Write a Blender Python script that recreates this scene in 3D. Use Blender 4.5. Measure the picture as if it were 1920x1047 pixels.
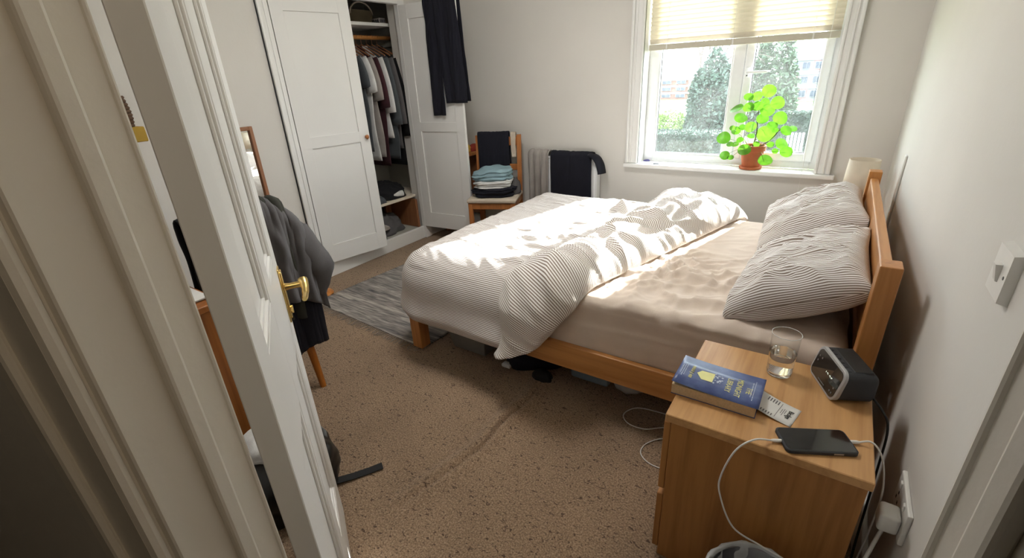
import bpy, bmesh, math, random
from mathutils import Vector, Matrix, noise
R_ = math.radians
PI = math.pi
scn = bpy.context.scene
col = scn.collection
for o in list(bpy.data.objects):
    bpy.data.objects.remove(o)
random.seed(7)

# ------------------------------------------------------------------ camera
F_PX, YAW, PITCH, ROLL, EYE = 873.666, 0.611, 0.415, -0.053, 1.344
cy, sy, cp, sp = math.cos(YAW), math.sin(YAW), math.cos(PITCH), math.sin(PITCH)
fwd = Vector((-sy * cp, cy * cp, -sp))
rgt = Vector((cy, sy, 0))
upv = rgt.cross(fwd)
r2 = math.cos(ROLL) * rgt + math.sin(ROLL) * upv
u2 = -math.sin(ROLL) * rgt + math.cos(ROLL) * upv
cam_d = bpy.data.cameras.new('camera')
cam = bpy.data.objects.new('camera', cam_d)
col.objects.link(cam)
cam_d.sensor_width = 36.0
cam_d.lens = F_PX / 1920 * 36.0
cam_d.clip_start = 0.01
cam_d.clip_end = 500
m = Matrix((r2, u2, -fwd)).transposed().to_4x4()
m.translation = Vector((0, 0, EYE))
cam.matrix_world = m
scn.camera = cam


def hit(u, v, ax, val):
    """photo pixel + the plane it lies on -> point in the room"""
    d = r2 * ((u - 960) / F_PX) - u2 * ((v - 523.5) / F_PX) + fwd
    c = Vector((0, 0, EYE))
    i = 'xyz'.index(ax)
    return c + d * ((val - c[i]) / d[i])


# ------------------------------------------------------------------ light
world = bpy.data.worlds.new('world')
scn.world = world
world.use_nodes = True
bg = world.node_tree.nodes['Background']
bg.inputs[0].default_value = (0.86, 0.93, 1.0, 1)
bg.inputs[1].default_value = 4.6
sun_d = bpy.data.lights.new('sun', 'SUN')
sun_d.energy = 11.0
sun_d.angle = R_(0.6)
sun_d.color = (1.0, 0.95, 0.87)
sun = bpy.data.objects.new('sun', sun_d)
col.objects.link(sun)
sun.rotation_euler = Vector((-0.235, -1.0, -0.45)).to_track_quat('-Z', 'Y').to_euler()
sun.location = (3, 9, 6)
scn.view_settings.view_transform = 'Standard'
scn.view_settings.look = 'None'
scn.view_settings.gamma = 1
scn.view_settings.use_curve_mapping = False
scn.view_settings.exposure = 1.64

# ------------------------------------------------------------------ materials


def new_mat(name):
    mt = bpy.data.materials.new(name)
    mt.use_nodes = True
    nt = mt.node_tree
    return mt, nt, nt.nodes['Principled BSDF']


def N(nt, kind, **kw):
    n = nt.nodes.new(kind)
    for k, v in kw.items():
        if k.startswith('i_'):
            key = k[2:]
            n.inputs[int(key) if key.isdigit() else key.replace('_', ' ')].default_value = v
        else:
            setattr(n, k, v)
    return n


def c4(c):
    return (c[0], c[1], c[2], 1)


def srgb(r, g, b):
    f = lambda x: (x / 255 / 12.92) if x / 255 <= 0.04045 else ((x / 255 + 0.055) / 1.055) ** 2.4
    return (f(r), f(g), f(b))


def ramp(nt, fac, stops, interp='LINEAR'):
    r = N(nt, 'ShaderNodeValToRGB')
    r.color_ramp.interpolation = interp
    el = r.color_ramp.elements
    while len(el) < len(stops):
        el.new(0.5)
    for e, (p, c) in zip(el, stops):
        e.position = p
        e.color = c4(c)
    nt.links.new(fac, r.inputs[0])
    return r.outputs[0]


def tex_vec(nt, scale=(1, 1, 1), space='Object', rot=(0, 0, 0)):
    tc = N(nt, 'ShaderNodeTexCoord')
    mp = N(nt, 'ShaderNodeMapping')
    mp.inputs['Scale'].default_value = scale
    mp.inputs['Rotation'].default_value = rot
    nt.links.new(tc.outputs[space], mp.inputs[0])
    return mp.outputs[0]


def bump(nt, b, height, strength=0.2, dist=0.01):
    bn = N(nt, 'ShaderNodeBump')
    bn.inputs['Strength'].default_value = strength
    bn.inputs['Distance'].default_value = dist
    nt.links.new(height, bn.inputs['Height'])
    nt.links.new(bn.outputs[0], b.inputs['Normal'])


def plain(name, c, rough=0.6, metal=0.0, var=0.06, nscale=30, bstr=0.0, coat=0.0, sheen=0.0, emit=None, estr=0):
    mt, nt, b = new_mat(name)
    v = tex_vec(nt, (1, 1, 1))
    nz = N(nt, 'ShaderNodeTexNoise', i_Scale=nscale, i_Detail=4.0)
    nt.links.new(v, nz.inputs['Vector'])
    lo = tuple(max(0, x * (1 - var)) for x in c)
    hi = tuple(min(1, x * (1 + var)) for x in c)
    nt.links.new(ramp(nt, nz.outputs[0], [(0.3, lo), (0.7, hi)]), b.inputs['Base Color'])
    b.inputs['Roughness'].default_value = rough
    b.inputs['Metallic'].default_value = metal
    b.inputs['Coat Weight'].default_value = coat
    b.inputs['Sheen Weight'].default_value = sheen
    if emit:
        b.inputs['Emission Color'].default_value = c4(emit)
        b.inputs['Emission Strength'].default_value = estr
    if bstr:
        bump(nt, b, nz.outputs[0], bstr, 0.004)
    return mt


def wood(name, c1, c2, axis='x', rough=0.42, scale=1.0, coat=0.15):
    mt, nt, b = new_mat(name)
    s = {'x': (1.6, 26, 26), 'y': (26, 1.6, 26), 'z': (26, 26, 1.6)}[axis]
    v = tex_vec(nt, tuple(x * scale for x in s))
    nz = N(nt, 'ShaderNodeTexNoise', i_Scale=1.0, i_Detail=6.0, i_Distortion=0.6)
    nt.links.new(v, nz.inputs['Vector'])
    v2 = tex_vec(nt, tuple(x * scale * 4 for x in s))
    n2 = N(nt, 'ShaderNodeTexNoise', i_Scale=1.0, i_Detail=3.0)
    nt.links.new(v2, n2.inputs['Vector'])
    mx = N(nt, 'ShaderNodeMath', operation='MULTIPLY_ADD', i_1=0.35)
    nt.links.new(n2.outputs[0], mx.inputs[0])
    nt.links.new(nz.outputs[0], mx.inputs[2])
    nt.links.new(ramp(nt, mx.outputs[0], [(0.42, c2), (0.72, c1), (0.95, tuple(x * 1.12 for x in c1))]), b.inputs['Base Color'])
    b.inputs['Roughness'].default_value = rough
    b.inputs['Coat Weight'].default_value = coat
    b.inputs['Coat Roughness'].default_value = 0.25
    bump(nt, b, mx.outputs[0], 0.06, 0.002)
    return mt


def fabric(name, c, rough=0.9, var=0.12, scale=350, bstr=0.25, trans=0.0):
    mt, nt, b = new_mat(name)
    v = tex_vec(nt, (1, 1, 1))
    nz = N(nt, 'ShaderNodeTexNoise', i_Scale=scale, i_Detail=3.0)
    n2 = N(nt, 'ShaderNodeTexNoise', i_Scale=12.0, i_Detail=3.0)
    nt.links.new(v, nz.inputs['Vector'])
    nt.links.new(v, n2.inputs['Vector'])
    ad = N(nt, 'ShaderNodeMath', operation='MULTIPLY_ADD', i_1=0.5)
    nt.links.new(nz.outputs[0], ad.inputs[0])
    nt.links.new(n2.outputs[0], ad.inputs[2])
    nt.links.new(ramp(nt, ad.outputs[0], [(0.5, tuple(x * (1 - var) for x in c)), (1.0, tuple(min(1, x * (1 + var)) for x in c))]), b.inputs['Base Color'])
    b.inputs['Roughness'].default_value = rough
    bump(nt, b, nz.outputs[0], bstr, 0.002)
    return mt


def striped(name, base, line, period, duty, wob=0.0):
    """stripes woven across the cloth: colour changes along UV x (metres)"""
    mt, nt, b = new_mat(name)
    tc = N(nt, 'ShaderNodeTexCoord')
    sx = N(nt, 'ShaderNodeSeparateXYZ')
    nt.links.new(tc.outputs['UV'], sx.inputs[0])
    dv = N(nt, 'ShaderNodeMath', operation='DIVIDE', i_1=period)
    nt.links.new(sx.outputs[0], dv.inputs[0])
    fr = N(nt, 'ShaderNodeMath', operation='FRACT')
    nt.links.new(dv.outputs[0], fr.inputs[0])
    cr = ramp(nt, fr.outputs[0], [(0.0, line), (duty - 0.06, line), (duty + 0.02, base), (0.94, base), (1.0, line)])
    nt.links.new(cr, b.inputs['Base Color'])
    b.inputs['Roughness'].default_value = 0.85
    b.inputs['Sheen Weight'].default_value = 0.05
    nz = N(nt, 'ShaderNodeTexNoise', i_Scale=90.0, i_Detail=4.0)
    nt.links.new(tex_vec(nt), nz.inputs['Vector'])
    bump(nt, b, nz.outputs[0], 0.12, 0.004)
    return mt


def paint(name, c, rough=0.5, bstr=0.08, wear=0.0):
    mt, nt, b = new_mat(name)
    v = tex_vec(nt, (1, 1, 1))
    n1 = N(nt, 'ShaderNodeTexNoise', i_Scale=2.2, i_Detail=5.0)
    n2 = N(nt, 'ShaderNodeTexNoise', i_Scale=60.0, i_Detail=5.0)
    nt.links.new(v, n1.inputs['Vector'])
    nt.links.new(v, n2.inputs['Vector'])
    base = ramp(nt, n1.outputs[0], [(0.3, tuple(x * 0.95 for x in c)), (0.7, c)])
    out = base
    if wear:
        n3 = N(nt, 'ShaderNodeTexNoise', i_Scale=1.0, i_Detail=7.0, i_Roughness=0.65)
        nt.links.new(tex_vec(nt, (45, 45, 14)), n3.inputs['Vector'])
        msk = ramp(nt, n3.outputs[0], [(0.70, (0, 0, 0)), (0.74, (1, 1, 1))])
        mx = N(nt, 'ShaderNodeMix', data_type='RGBA')
        nt.links.new(msk, mx.inputs[0])
        nt.links.new(base, mx.inputs[6])
        mx.inputs[7].default_value = c4(tuple(x * (1 - wear) for x in c))
        out = mx.outputs[2]
    nt.links.new(out, b.inputs['Base Color'])
    b.inputs['Roughness'].default_value = rough
    bump(nt, b, n2.outputs[0], bstr, 0.004)
    return mt


M = {}
M['wall'] = paint('wall_paint', (0.72, 0.695, 0.655), 0.8, 0.1)
M['ceil'] = paint('ceiling_paint', (0.80, 0.79, 0.77), 0.85, 0.1)
M['gloss'] = paint('white_gloss_paint', (0.83, 0.825, 0.81), 0.35, 0.05)
M['frame'] = paint('worn_white_paint', (0.76, 0.72, 0.655), 0.42, 0.12, 0.25)
M['upvc'] = plain('white_upvc', (0.86, 0.87, 0.88), 0.25, var=0.02)
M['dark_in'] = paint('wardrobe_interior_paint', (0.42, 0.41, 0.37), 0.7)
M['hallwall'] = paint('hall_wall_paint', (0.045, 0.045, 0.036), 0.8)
M['pine'] = wood('pine_long', srgb(196, 138, 78), srgb(168, 108, 52), 'x')
M['pine_y'] = wood('pine_cross', srgb(196, 138, 78), srgb(168, 108, 52), 'y')
M['pine_z'] = wood('pine_upright', srgb(190, 130, 72), srgb(160, 102, 50), 'z')
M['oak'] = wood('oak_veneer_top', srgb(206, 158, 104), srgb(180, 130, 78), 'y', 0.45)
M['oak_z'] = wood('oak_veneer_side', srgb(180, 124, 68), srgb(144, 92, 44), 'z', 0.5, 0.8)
M['chairwood'] = wood('chair_wood', srgb(176, 112, 60), srgb(140, 84, 42), 'z')
M['orange'] = wood('honey_wood', srgb(200, 126, 44), srgb(160, 92, 26), 'z')
M['deskwood'] = wood('desk_wood', srgb(158, 96, 44), srgb(126, 72, 30), 'z')
M['brownwood'] = wood('brown_frame_wood', srgb(150, 100, 66), srgb(124, 80, 50), 'z')
M['stripe'] = striped('striped_bedlinen', srgb(246, 243, 241), srgb(138, 122, 110), 0.0072, 0.42)
M['stripe2'] = striped('striped_pillowcase', srgb(246, 243, 242), srgb(138, 122, 110), 0.0072, 0.42)
M['sheet'] = fabric('beige_sheet', srgb(220, 204, 190), 0.85, 0.05, 300, 0.1)
M['navy'] = fabric('navy_cloth', (0.0055, 0.006, 0.014), 0.95)
M['black'] = fabric('black_cloth', (0.005, 0.005, 0.007), 0.9)
M['greycloth'] = fabric('grey_cloth', (0.105, 0.10, 0.105), 0.95)
M['lgrey'] = fabric('pale_grey_cloth', (0.34, 0.31, 0.29), 0.95)
M['whitecloth'] = fabric('white_cloth', (0.70, 0.70, 0.69), 0.9)
M['teal'] = fabric('pale_blue_cloth', srgb(138, 166, 176), 0.95)
M['olive'] = fabric('dark_olive_cloth', (0.035, 0.036, 0.028), 0.95)
M['maroon'] = fabric('maroon_cloth', (0.05, 0.014, 0.02), 0.95)
M['slate'] = fabric('slate_cloth', (0.08, 0.09, 0.10), 0.95)
M['brown'] = fabric('brown_cloth', (0.10, 0.055, 0.03), 0.9)
M['cushion'] = fabric('beige_cushion', srgb(200, 186, 170), 0.9)
M['brass'] = plain('brass', (0.78, 0.57, 0.22), 0.25, 1.0, 0.08)
M['plastic_w'] = plain('white_plastic', (0.78, 0.77, 0.74), 0.35, var=0.02)
M['plastic_b'] = plain('black_plastic', (0.012, 0.013, 0.015), 0.45, var=0.1)
M['rubber_b'] = plain('charcoal_rubber', (0.03, 0.032, 0.038), 0.6, var=0.1)
M['silver'] = plain('silver_plastic', (0.45, 0.45, 0.46), 0.4, 0.3, 0.03)
M['screen'] = plain('dark_screen', (0.006, 0.007, 0.009), 0.08, var=0.02, coat=0.5)
M['metal'] = plain('grey_metal', (0.4, 0.4, 0.42), 0.35, 1.0, 0.05)
M['terracotta'] = plain('terracotta', srgb(176, 96, 58), 0.8, var=0.12, nscale=18, bstr=0.1)
M['soil'] = plain('soil', (0.025, 0.016, 0.01), 0.95, var=0.5, nscale=120, bstr=0.6)
M['stem'] = plain('plant_stem', (0.07, 0.06, 0.02), 0.7, var=0.3)
M['petiole'] = plain('petiole', (0.18, 0.22, 0.05), 0.5, var=0.2)
M['paper'] = plain('paper', (0.75, 0.74, 0.71), 0.8, var=0.03)
M['pages'] = plain('book_pages', srgb(206, 178, 140), 0.85, var=0.1, nscale=200)
M['ink'] = plain('ink', (0.02, 0.02, 0.025), 0.7)
M['inkgrey'] = plain('faded_ink', (0.16, 0.15, 0.15), 0.7)
M['yellowprint'] = plain('yellow_print', srgb(232, 228, 150), 0.5)
M['whiteprint'] = plain('white_print', srgb(190, 200, 220), 0.5)
M['led'] = plain('clock_digits', (0.3, 0.33, 0.28), 0.5, emit=(0.55, 0.6, 0.5), estr=0.5)
M['shade'] = plain('lamp_shade_cloth', srgb(226, 214, 196), 0.85, var=0.04)
M['mustard'] = plain('mustard_paint', srgb(170, 136, 40), 0.6)
M['red'] = fabric('red_cloth', srgb(140, 50, 36), 0.9)
M['yellowcloth'] = fabric('yellow_cloth', srgb(214, 176, 80), 0.9)
M['strap'] = fabric('black_webbing', (0.010, 0.010, 0.011), 0.8)
M['leather'] = plain('black_leather', (0.012, 0.012, 0.012), 0.38, var=0.2, bstr=0.1)
M['bag_tan'] = fabric('tan_bag', srgb(120, 108, 86), 0.9)
M['boxblue'] = plain('pale_blue_plastic', (0.22, 0.30, 0.38), 0.4, var=0.05)
M['boxclear'] = plain('grey_clear_plastic', (0.22, 0.22, 0.21), 0.3, var=0.05)
M['liner'] = plain('bin_liner', (0.55, 0.56, 0.57), 0.35, var=0.08)
M['railgrey'] = plain('blind_rail', srgb(196, 190, 174), 0.5, var=0.03)
M['seal'] = plain('black_gasket', (0.015, 0.015, 0.017), 0.6)
M['purple'] = plain('purple_wrapper', (0.10, 0.09, 0.30), 0.4)
M['pink'] = plain('pink_white_wrapper', (0.75, 0.68, 0.74), 0.45)
M['bluecover'] = None


def mat_glass_pane():
    mt, nt, b = new_mat('dusty_window_glass')
    out = nt.nodes['Material Output']
    nt.nodes.remove(b)
    tr = N(nt, 'ShaderNodeBsdfTransparent')
    tr.inputs[0].default_value = (0.93, 0.97, 0.97, 1)
    gl = N(nt, 'ShaderNodeBsdfGlossy')
    gl.inputs['Roughness'].default_value = 0.03
    lw = N(nt, 'ShaderNodeLayerWeight', i_Blend=0.5)
    pw = N(nt, 'ShaderNodeMath', operation='POWER', i_1=4.0)
    nt.links.new(lw.outputs['Facing'], pw.inputs[0])
    fr = N(nt, 'ShaderNodeMath', operation='MULTIPLY_ADD', i_1=0.7, i_2=0.05)
    nt.links.new(pw.outputs[0], fr.inputs[0])
    m1 = N(nt, 'ShaderNodeMixShader')
    nt.links.new(fr.outputs[0], m1.inputs[0])
    nt.links.new(tr.outputs[0], m1.inputs[1])
    nt.links.new(gl.outputs[0], m1.inputs[2])
    tl = N(nt, 'ShaderNodeBsdfTranslucent')
    tl.inputs[0].default_value = (0.95, 0.97, 1, 1)
    nz = N(nt, 'ShaderNodeTexNoise', i_Scale=160.0, i_Detail=5.0)
    nt.links.new(tex_vec(nt), nz.inputs['Vector'])
    n2 = N(nt, 'ShaderNodeTexNoise', i_Scale=5.0, i_Detail=3.0)
    nt.links.new(tex_vec(nt), n2.inputs['Vector'])
    ml = N(nt, 'ShaderNodeMath', operation='MULTIPLY')
    nt.links.new(nz.outputs[0], ml.inputs[0])
    nt.links.new(n2.outputs[0], ml.inputs[1])
    rp = ramp(nt, ml.outputs[0], [(0.12, (0.006,) * 3), (0.40, (0.035,) * 3)])
    m2 = N(nt, 'ShaderNodeMixShader')
    nt.links.new(rp, m2.inputs[0])
    nt.links.new(m1.outputs[0], m2.inputs[1])
    nt.links.new(tl.outputs[0], m2.inputs[2])
    nt.links.new(m2.outputs[0], out.inputs[0])
    return mt


def mat_transl(name, c, fac=0.5, rough=0.5, var=0.15, nscale=25):
    mt, nt, b = new_mat(name)
    out = nt.nodes['Material Output']
    nz = N(nt, 'ShaderNodeTexNoise', i_Scale=nscale, i_Detail=3.0)
    nt.links.new(tex_vec(nt), nz.inputs['Vector'])
    cr = ramp(nt, nz.outputs[0], [(0.3, tuple(x * (1 - var) for x in c)), (0.7, tuple(min(1, x * (1 + var)) for x in c))])
    nt.links.new(cr, b.inputs['Base Color'])
    b.inputs['Roughness'].default_value = rough
    tl = N(nt, 'ShaderNodeBsdfTranslucent')
    nt.links.new(cr, tl.inputs[0])
    mx = N(nt, 'ShaderNodeMixShader', i_0=fac)
    nt.links.new(b.outputs[0], mx.inputs[1])
    nt.links.new(tl.outputs[0], mx.inputs[2])
    nt.links.new(mx.outputs[0], out.inputs[0])
    return mt


M['pane'] = mat_glass_pane()


def mat_real_glass(name, ior):
    mt, nt, b = new_mat(name)
    b.inputs['Base Color'].default_value = (0.98, 0.99, 0.99, 1)
    b.inputs['Roughness'].default_value = 0.0
    b.inputs['IOR'].default_value = ior
    b.inputs['Transmission Weight'].default_value = 1.0
    return mt


M['tumbler'] = mat_real_glass('clear_tumbler_glass', 1.48)
M['water'] = mat_real_glass('still_water', 1.33)
M['rim_highlight'] = plain('glass_rim_highlight', (0.8, 0.82, 0.82), 0.1, var=0.02)  # opaque whitish colour stands in for the bright highlight along the rim
mt, nt, b = new_mat('thin_tumbler_wall')
tr = N(nt, 'ShaderNodeBsdfTransparent')
tr.inputs[0].default_value = (0.97, 0.98, 0.98, 1)
gls = N(nt, 'ShaderNodeBsdfGlossy')
gls.inputs['Roughness'].default_value = 0.03
lwt = N(nt, 'ShaderNodeLayerWeight', i_Blend=0.5)
pwr = N(nt, 'ShaderNodeMath', operation='POWER', i_1=4.0)
nt.links.new(lwt.outputs['Facing'], pwr.inputs[0])
frn = N(nt, 'ShaderNodeMath', operation='MULTIPLY_ADD', i_1=0.55, i_2=0.025)
nt.links.new(pwr.outputs[0], frn.inputs[0])
mxs = N(nt, 'ShaderNodeMixShader')
nt.links.new(frn.outputs[0], mxs.inputs[0])
nt.links.new(tr.outputs[0], mxs.inputs[1])
nt.links.new(gls.outputs[0], mxs.inputs[2])
nt.links.new(mxs.outputs[0], nt.nodes['Material Output'].inputs[0])
nt.nodes.remove(b)
M['thin'] = mt
M['slat'] = mat_transl('cream_blind_slat', srgb(226, 218, 200), 0.025, 0.5, 0.03)
M['leaf'] = mat_transl('pilea_leaf', (0.10, 0.29, 0.018), 0.5, 0.3, 0.25)
mt, nt, b = new_mat('mirror_glass')
b.inputs['Base Color'].default_value = (0.9, 0.92, 0.9, 1)
b.inputs['Metallic'].default_value = 1
b.inputs['Roughness'].default_value = 0.02
M['mirror'] = mt


def mat_carpet(name, base, light, dark):
    mt, nt, b = new_mat(name)
    v = tex_vec(nt)
    n1 = N(nt, 'ShaderNodeTexNoise', i_Scale=170.0, i_Detail=3.0, i_Roughness=0.7)
    nt.links.new(v, n1.inputs['Vector'])
    c1 = ramp(nt, n1.outputs[0], [(0.34, tuple(x * 0.5 for x in base)), (0.5, base), (0.66, light)])
    n2 = N(nt, 'ShaderNodeTexNoise', i_Scale=1.0, i_Detail=2.0, i_Distortion=1.2)
    nt.links.new(tex_vec(nt, (58, 100, 60), rot=(0, 0, 0.5)), n2.inputs['Vector'])
    k = ramp(nt, n2.outputs[0], [(0.61, (0, 0, 0)), (0.67, (0.9, 0.9, 0.9))])
    n3 = N(nt, 'ShaderNodeTexNoise', i_Scale=3.0, i_Detail=4.0)
    nt.links.new(v, n3.inputs['Vector'])
    dirt = ramp(nt, n3.outputs[0], [(0.3, (0.82, 0.8, 0.78)), (0.7, (1.08, 1.06, 1.04))])
    mx = N(nt, 'ShaderNodeMix', data_type='RGBA')
    nt.links.new(k, mx.inputs[0])
    nt.links.new(c1, mx.inputs[6])
    mx.inputs[7].default_value = c4(dark)
    ml = N(nt, 'ShaderNodeMix', data_type='RGBA', blend_type='MULTIPLY', i_0=1.0)
    nt.links.new(mx.outputs[2], ml.inputs[6])
    nt.links.new(dirt, ml.inputs[7])
    nt.links.new(ml.outputs[2], b.inputs['Base Color'])
    b.inputs['Roughness'].default_value = 1.0
    b.inputs['Sheen Weight'].default_value = 0.1
    bump(nt, b, n1.outputs[0], 0.8, 0.006)
    return mt


M['carpet'] = mat_carpet('speckled_carpet', srgb(150, 126, 102), srgb(182, 158, 134), srgb(72, 53, 41))
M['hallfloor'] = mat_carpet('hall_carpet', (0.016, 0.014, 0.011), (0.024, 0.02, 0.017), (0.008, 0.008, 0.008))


def mat_rug():
    mt, nt, b = new_mat('rag_rug_weave')
    n1 = N(nt, 'ShaderNodeTexNoise', i_Scale=1.0, i_Detail=4.0, i_Distortion=0.3)
    nt.links.new(tex_vec(nt, (8, 95, 30)), n1.inputs['Vector'])
    n2 = N(nt, 'ShaderNodeTexNoise', i_Scale=1.0, i_Detail=2.0)
    nt.links.new(tex_vec(nt, (0.5, 15, 10)), n2.inputs['Vector'])
    ad = N(nt, 'ShaderNodeMath', operation='MULTIPLY_ADD', i_1=1.0)
    nt.links.new(n2.outputs[0], ad.inputs[0])
    nt.links.new(n1.outputs[0], ad.inputs[2])
    sc = N(nt, 'ShaderNodeMath', operation='MULTIPLY', i_1=0.84)
    nt.links.new(ad.outputs[0], sc.inputs[0])
    ad = sc
    c = ramp(nt, ad.outputs[0], [(0.60, srgb(74, 73, 76)), (0.76, srgb(118, 113, 110)), (0.90, srgb(150, 144, 138)), (1.05, srgb(178, 170, 162))])
    nt.links.new(c, b.inputs['Base Color'])
    b.inputs['Roughness'].default_value = 0.95
    bump(nt, b, n1.outputs[0], 0.9, 0.006)
    return mt


M['rug'] = mat_rug()
M['fringe'] = fabric('rug_fringe', srgb(150, 140, 130))

# ------------------------------------------------------------------ mesh helpers


def wloc(o):
    p = Vector((0, 0, 0))
    while o:
        p += o.location
        o = o.parent
    return p


class MB:
    def __init__(s, xf=None):
        s.v, s.f, s.uv, s.xf = [], [], {}, xf

    def add(s, vs, fs, uvs=None):
        k = len(s.v)
        for i, p in enumerate(vs):
            p = Vector(p)
            if s.xf is not None:
                p = s.xf @ p
            s.v.append(p)
            if uvs:
                s.uv[k + i] = uvs[i]
        s.f += [tuple(k + i for i in f) for f in fs]
        return s

    def box(s, a, b, bev=0.0, seg=1):
        a, b = [min(x, y) for x, y in zip(a, b)], [max(x, y) for x, y in zip(a, b)]
        bm = bmesh.new()
        bmesh.ops.create_cube(bm, size=1)
        for v in bm.verts:
            v.co = Vector([(a[i] + b[i]) / 2 + v.co[i] * (b[i] - a[i]) for i in range(3)])
        if bev > 0:
            bev = min(bev, min(b[i] - a[i] for i in range(3)) * 0.45)
            bmesh.ops.bevel(bm, geom=list(bm.edges), offset=bev, segments=seg, affect='EDGES', profile=0.5)
        bm.verts.index_update()
        s.add([v.co.copy() for v in bm.verts], [[v.index for v in f.verts] for f in bm.faces])
        bm.free()
        return s

    def prism(s, pts, z0, z1):
        """2-D outline (x, y) extruded from z0 to z1"""
        n = len(pts)
        vs = [(p[0], p[1], z0) for p in pts] + [(p[0], p[1], z1) for p in pts]
        fs = [tuple(reversed(range(n))), tuple(range(n, 2 * n))]
        fs += [(i, (i + 1) % n, n + (i + 1) % n, n + i) for i in range(n)]
        return s.add(vs, fs)

    def lathe(s, prof, c=(0, 0, 0), n=28, cap0=True, cap1=True, axis='z'):
        vs, fs = [], []
        for (r, z) in prof:
            for k in range(n):
                a = 2 * PI * k / n
                q = (r * math.cos(a), r * math.sin(a), z)
                if axis == 'x':
                    q = (q[2], q[0], q[1])
                elif axis == 'y':
                    q = (q[0], q[2], q[1])
                vs.append((q[0] + c[0], q[1] + c[1], q[2] + c[2]))
        for i in range(len(prof) - 1):
            for k in range(n):
                fs.append((i * n + k, i * n + (k + 1) % n, (i + 1) * n + (k + 1) % n, (i + 1) * n + k))
        if cap0:
            fs.append(tuple(reversed(range(n))))
        if cap1:
            fs.append(tuple(range((len(prof) - 1) * n, len(prof) * n)))
        return s.add(vs, fs)

    def tube(s, pts, r, n=8, cap=True, flat=None):
        pts = [Vector(p) for p in pts]
        rr = r if isinstance(r, (list, tuple)) else [r] * len(pts)
        vs, fs = [], []
        prev = None
        for i, p in enumerate(pts):
            d = (pts[min(i + 1, len(pts) - 1)] - pts[max(i - 1, 0)]).normalized()
            if prev is None:
                a = Vector((0, 0, 1)) if abs(d.z) < 0.9 else Vector((1, 0, 0))
                x = d.cross(a).normalized()
            else:
                x = (prev - d * prev.dot(d)).normalized()
            prev = x
            y = d.cross(x)
            for k in range(n):
                t = 2 * PI * k / n
                vs.append(p + (x * math.cos(t) + y * math.sin(t) * (flat or 1)) * rr[i])
        for i in range(len(pts) - 1):
            for k in range(n):
                fs.append((i * n + k, i * n + (k + 1) % n, (i + 1) * n + (k + 1) % n, (i + 1) * n + k))
        if cap:
            fs.append(tuple(reversed(range(n))))
            fs.append(tuple(range((len(pts) - 1) * n, len(pts) * n)))
        return s.add(vs, fs)

    def grid(s, nu, nv, fn, closed_u=False, cap=False):
        """fn(i, j) -> (point, uv)"""
        vs, uvs, fs = [], [], []
        for j in range(nv):
            for i in range(nu):
                p, uv = fn(i, j)
                vs.append(p)
                uvs.append(uv)
        mu = nu if closed_u else nu - 1
        for j in range(nv - 1):
            for i in range(mu):
                a = (i + 1) % nu
                fs.append((j * nu + i, j * nu + a, (j + 1) * nu + a, (j + 1) * nu + i))
        if cap and closed_u:
            fs.append(tuple(reversed(range(nu))))
            fs.append(tuple((nv - 1) * nu + i for i in range(nu)))
        return s.add(vs, fs, uvs)

    def build(s, name, mat, parent=None, loc=None, smooth=False, solid=0.0, sub=0, angle=None, offset=-1.0):
        if parent is not None:
            base = wloc(parent)
        else:
            if loc is None:
                xs = [v.x for v in s.v]
                ys = [v.y for v in s.v]
                zs = [v.z for v in s.v]
                loc = ((min(xs) + max(xs)) / 2, (min(ys) + max(ys)) / 2, min(zs))
            base = Vector(loc)
        me = bpy.data.meshes.new(name)
        me.from_pydata([v - base for v in s.v], [], s.f)
        if s.uv:
            ul = me.uv_layers.new(name='UVMap')
            for lp in me.loops:
                ul.data[lp.index].uv = s.uv.get(lp.vertex_index, (0, 0))
        me.update()
        if mat:
            me.materials.append(mat)
        if smooth:
            me.polygons.foreach_set('use_smooth', [True] * len(me.polygons))
            if angle:
                me.set_sharp_from_angle(angle=R_(angle))
        o = bpy.data.objects.new(name, me)
        col.objects.link(o)
        if parent is not None:
            o.parent = parent
        else:
            o.location = base
        if solid:
            md = o.modifiers.new('solid', 'SOLIDIFY')
            md.thickness = solid
            md.offset = offset
        if sub:
            md = o.modifiers.new('sub', 'SUBSURF')
            md.levels = sub
            md.render_levels = sub
        return o


def tag(o, label, cat, group=None):
    o['label'] = label
    o['category'] = cat
    if group:
        o['group'] = group
    return o


def thing(name, label, cat, loc, group=None):
    o = bpy.data.objects.new(name, None)
    o.empty_display_size = 0.05
    col.objects.link(o)
    o.location = loc
    return tag(o, label, cat, group)


def struct(o, label=None, cat=None):
    o['kind'] = 'structure'
    if label:
        o['label'] = label
        o['category'] = cat
    return o


def sroot(name, loc, label, cat):
    o = bpy.data.objects.new(name, None)
    o.empty_display_size = 0.05
    col.objects.link(o)
    o.location = loc
    return struct(o, label, cat)


def nz(x, y, z=0.0):
    return noise.noise(Vector((x, y, z)))


def ridge(x, y, z=0.0):
    return 1 - abs(noise.noise(Vector((x, y, z)))) * 2


def lerp(a, b, t):
    return a + (b - a) * t


def clamp(x, a=0.0, b=1.0):
    return max(a, min(b, x))


def sstep(a, b, x):
    t = clamp((x - a) / (b - a))
    return t * t * (3 - 2 * t)


def smooth_path(pts, n=8):
    """Catmull-Rom through the points"""
    pts = [Vector(p) for p in pts]
    P = [pts[0] * 2 - pts[1]] + pts + [pts[-1] * 2 - pts[-2]]
    out = []
    for i in range(1, len(P) - 2):
        for k in range(n):
            t = k / n
            a, b_, c_, d = P[i - 1], P[i], P[i + 1], P[i + 2]
            out.append(0.5 * ((2 * b_) + (c_ - a) * t + (2 * a - 5 * b_ + 4 * c_ - d) * t * t + (3 * b_ - a - 3 * c_ + d) * t ** 3))
    out.append(pts[-1])
    return out


FONT = None


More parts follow.
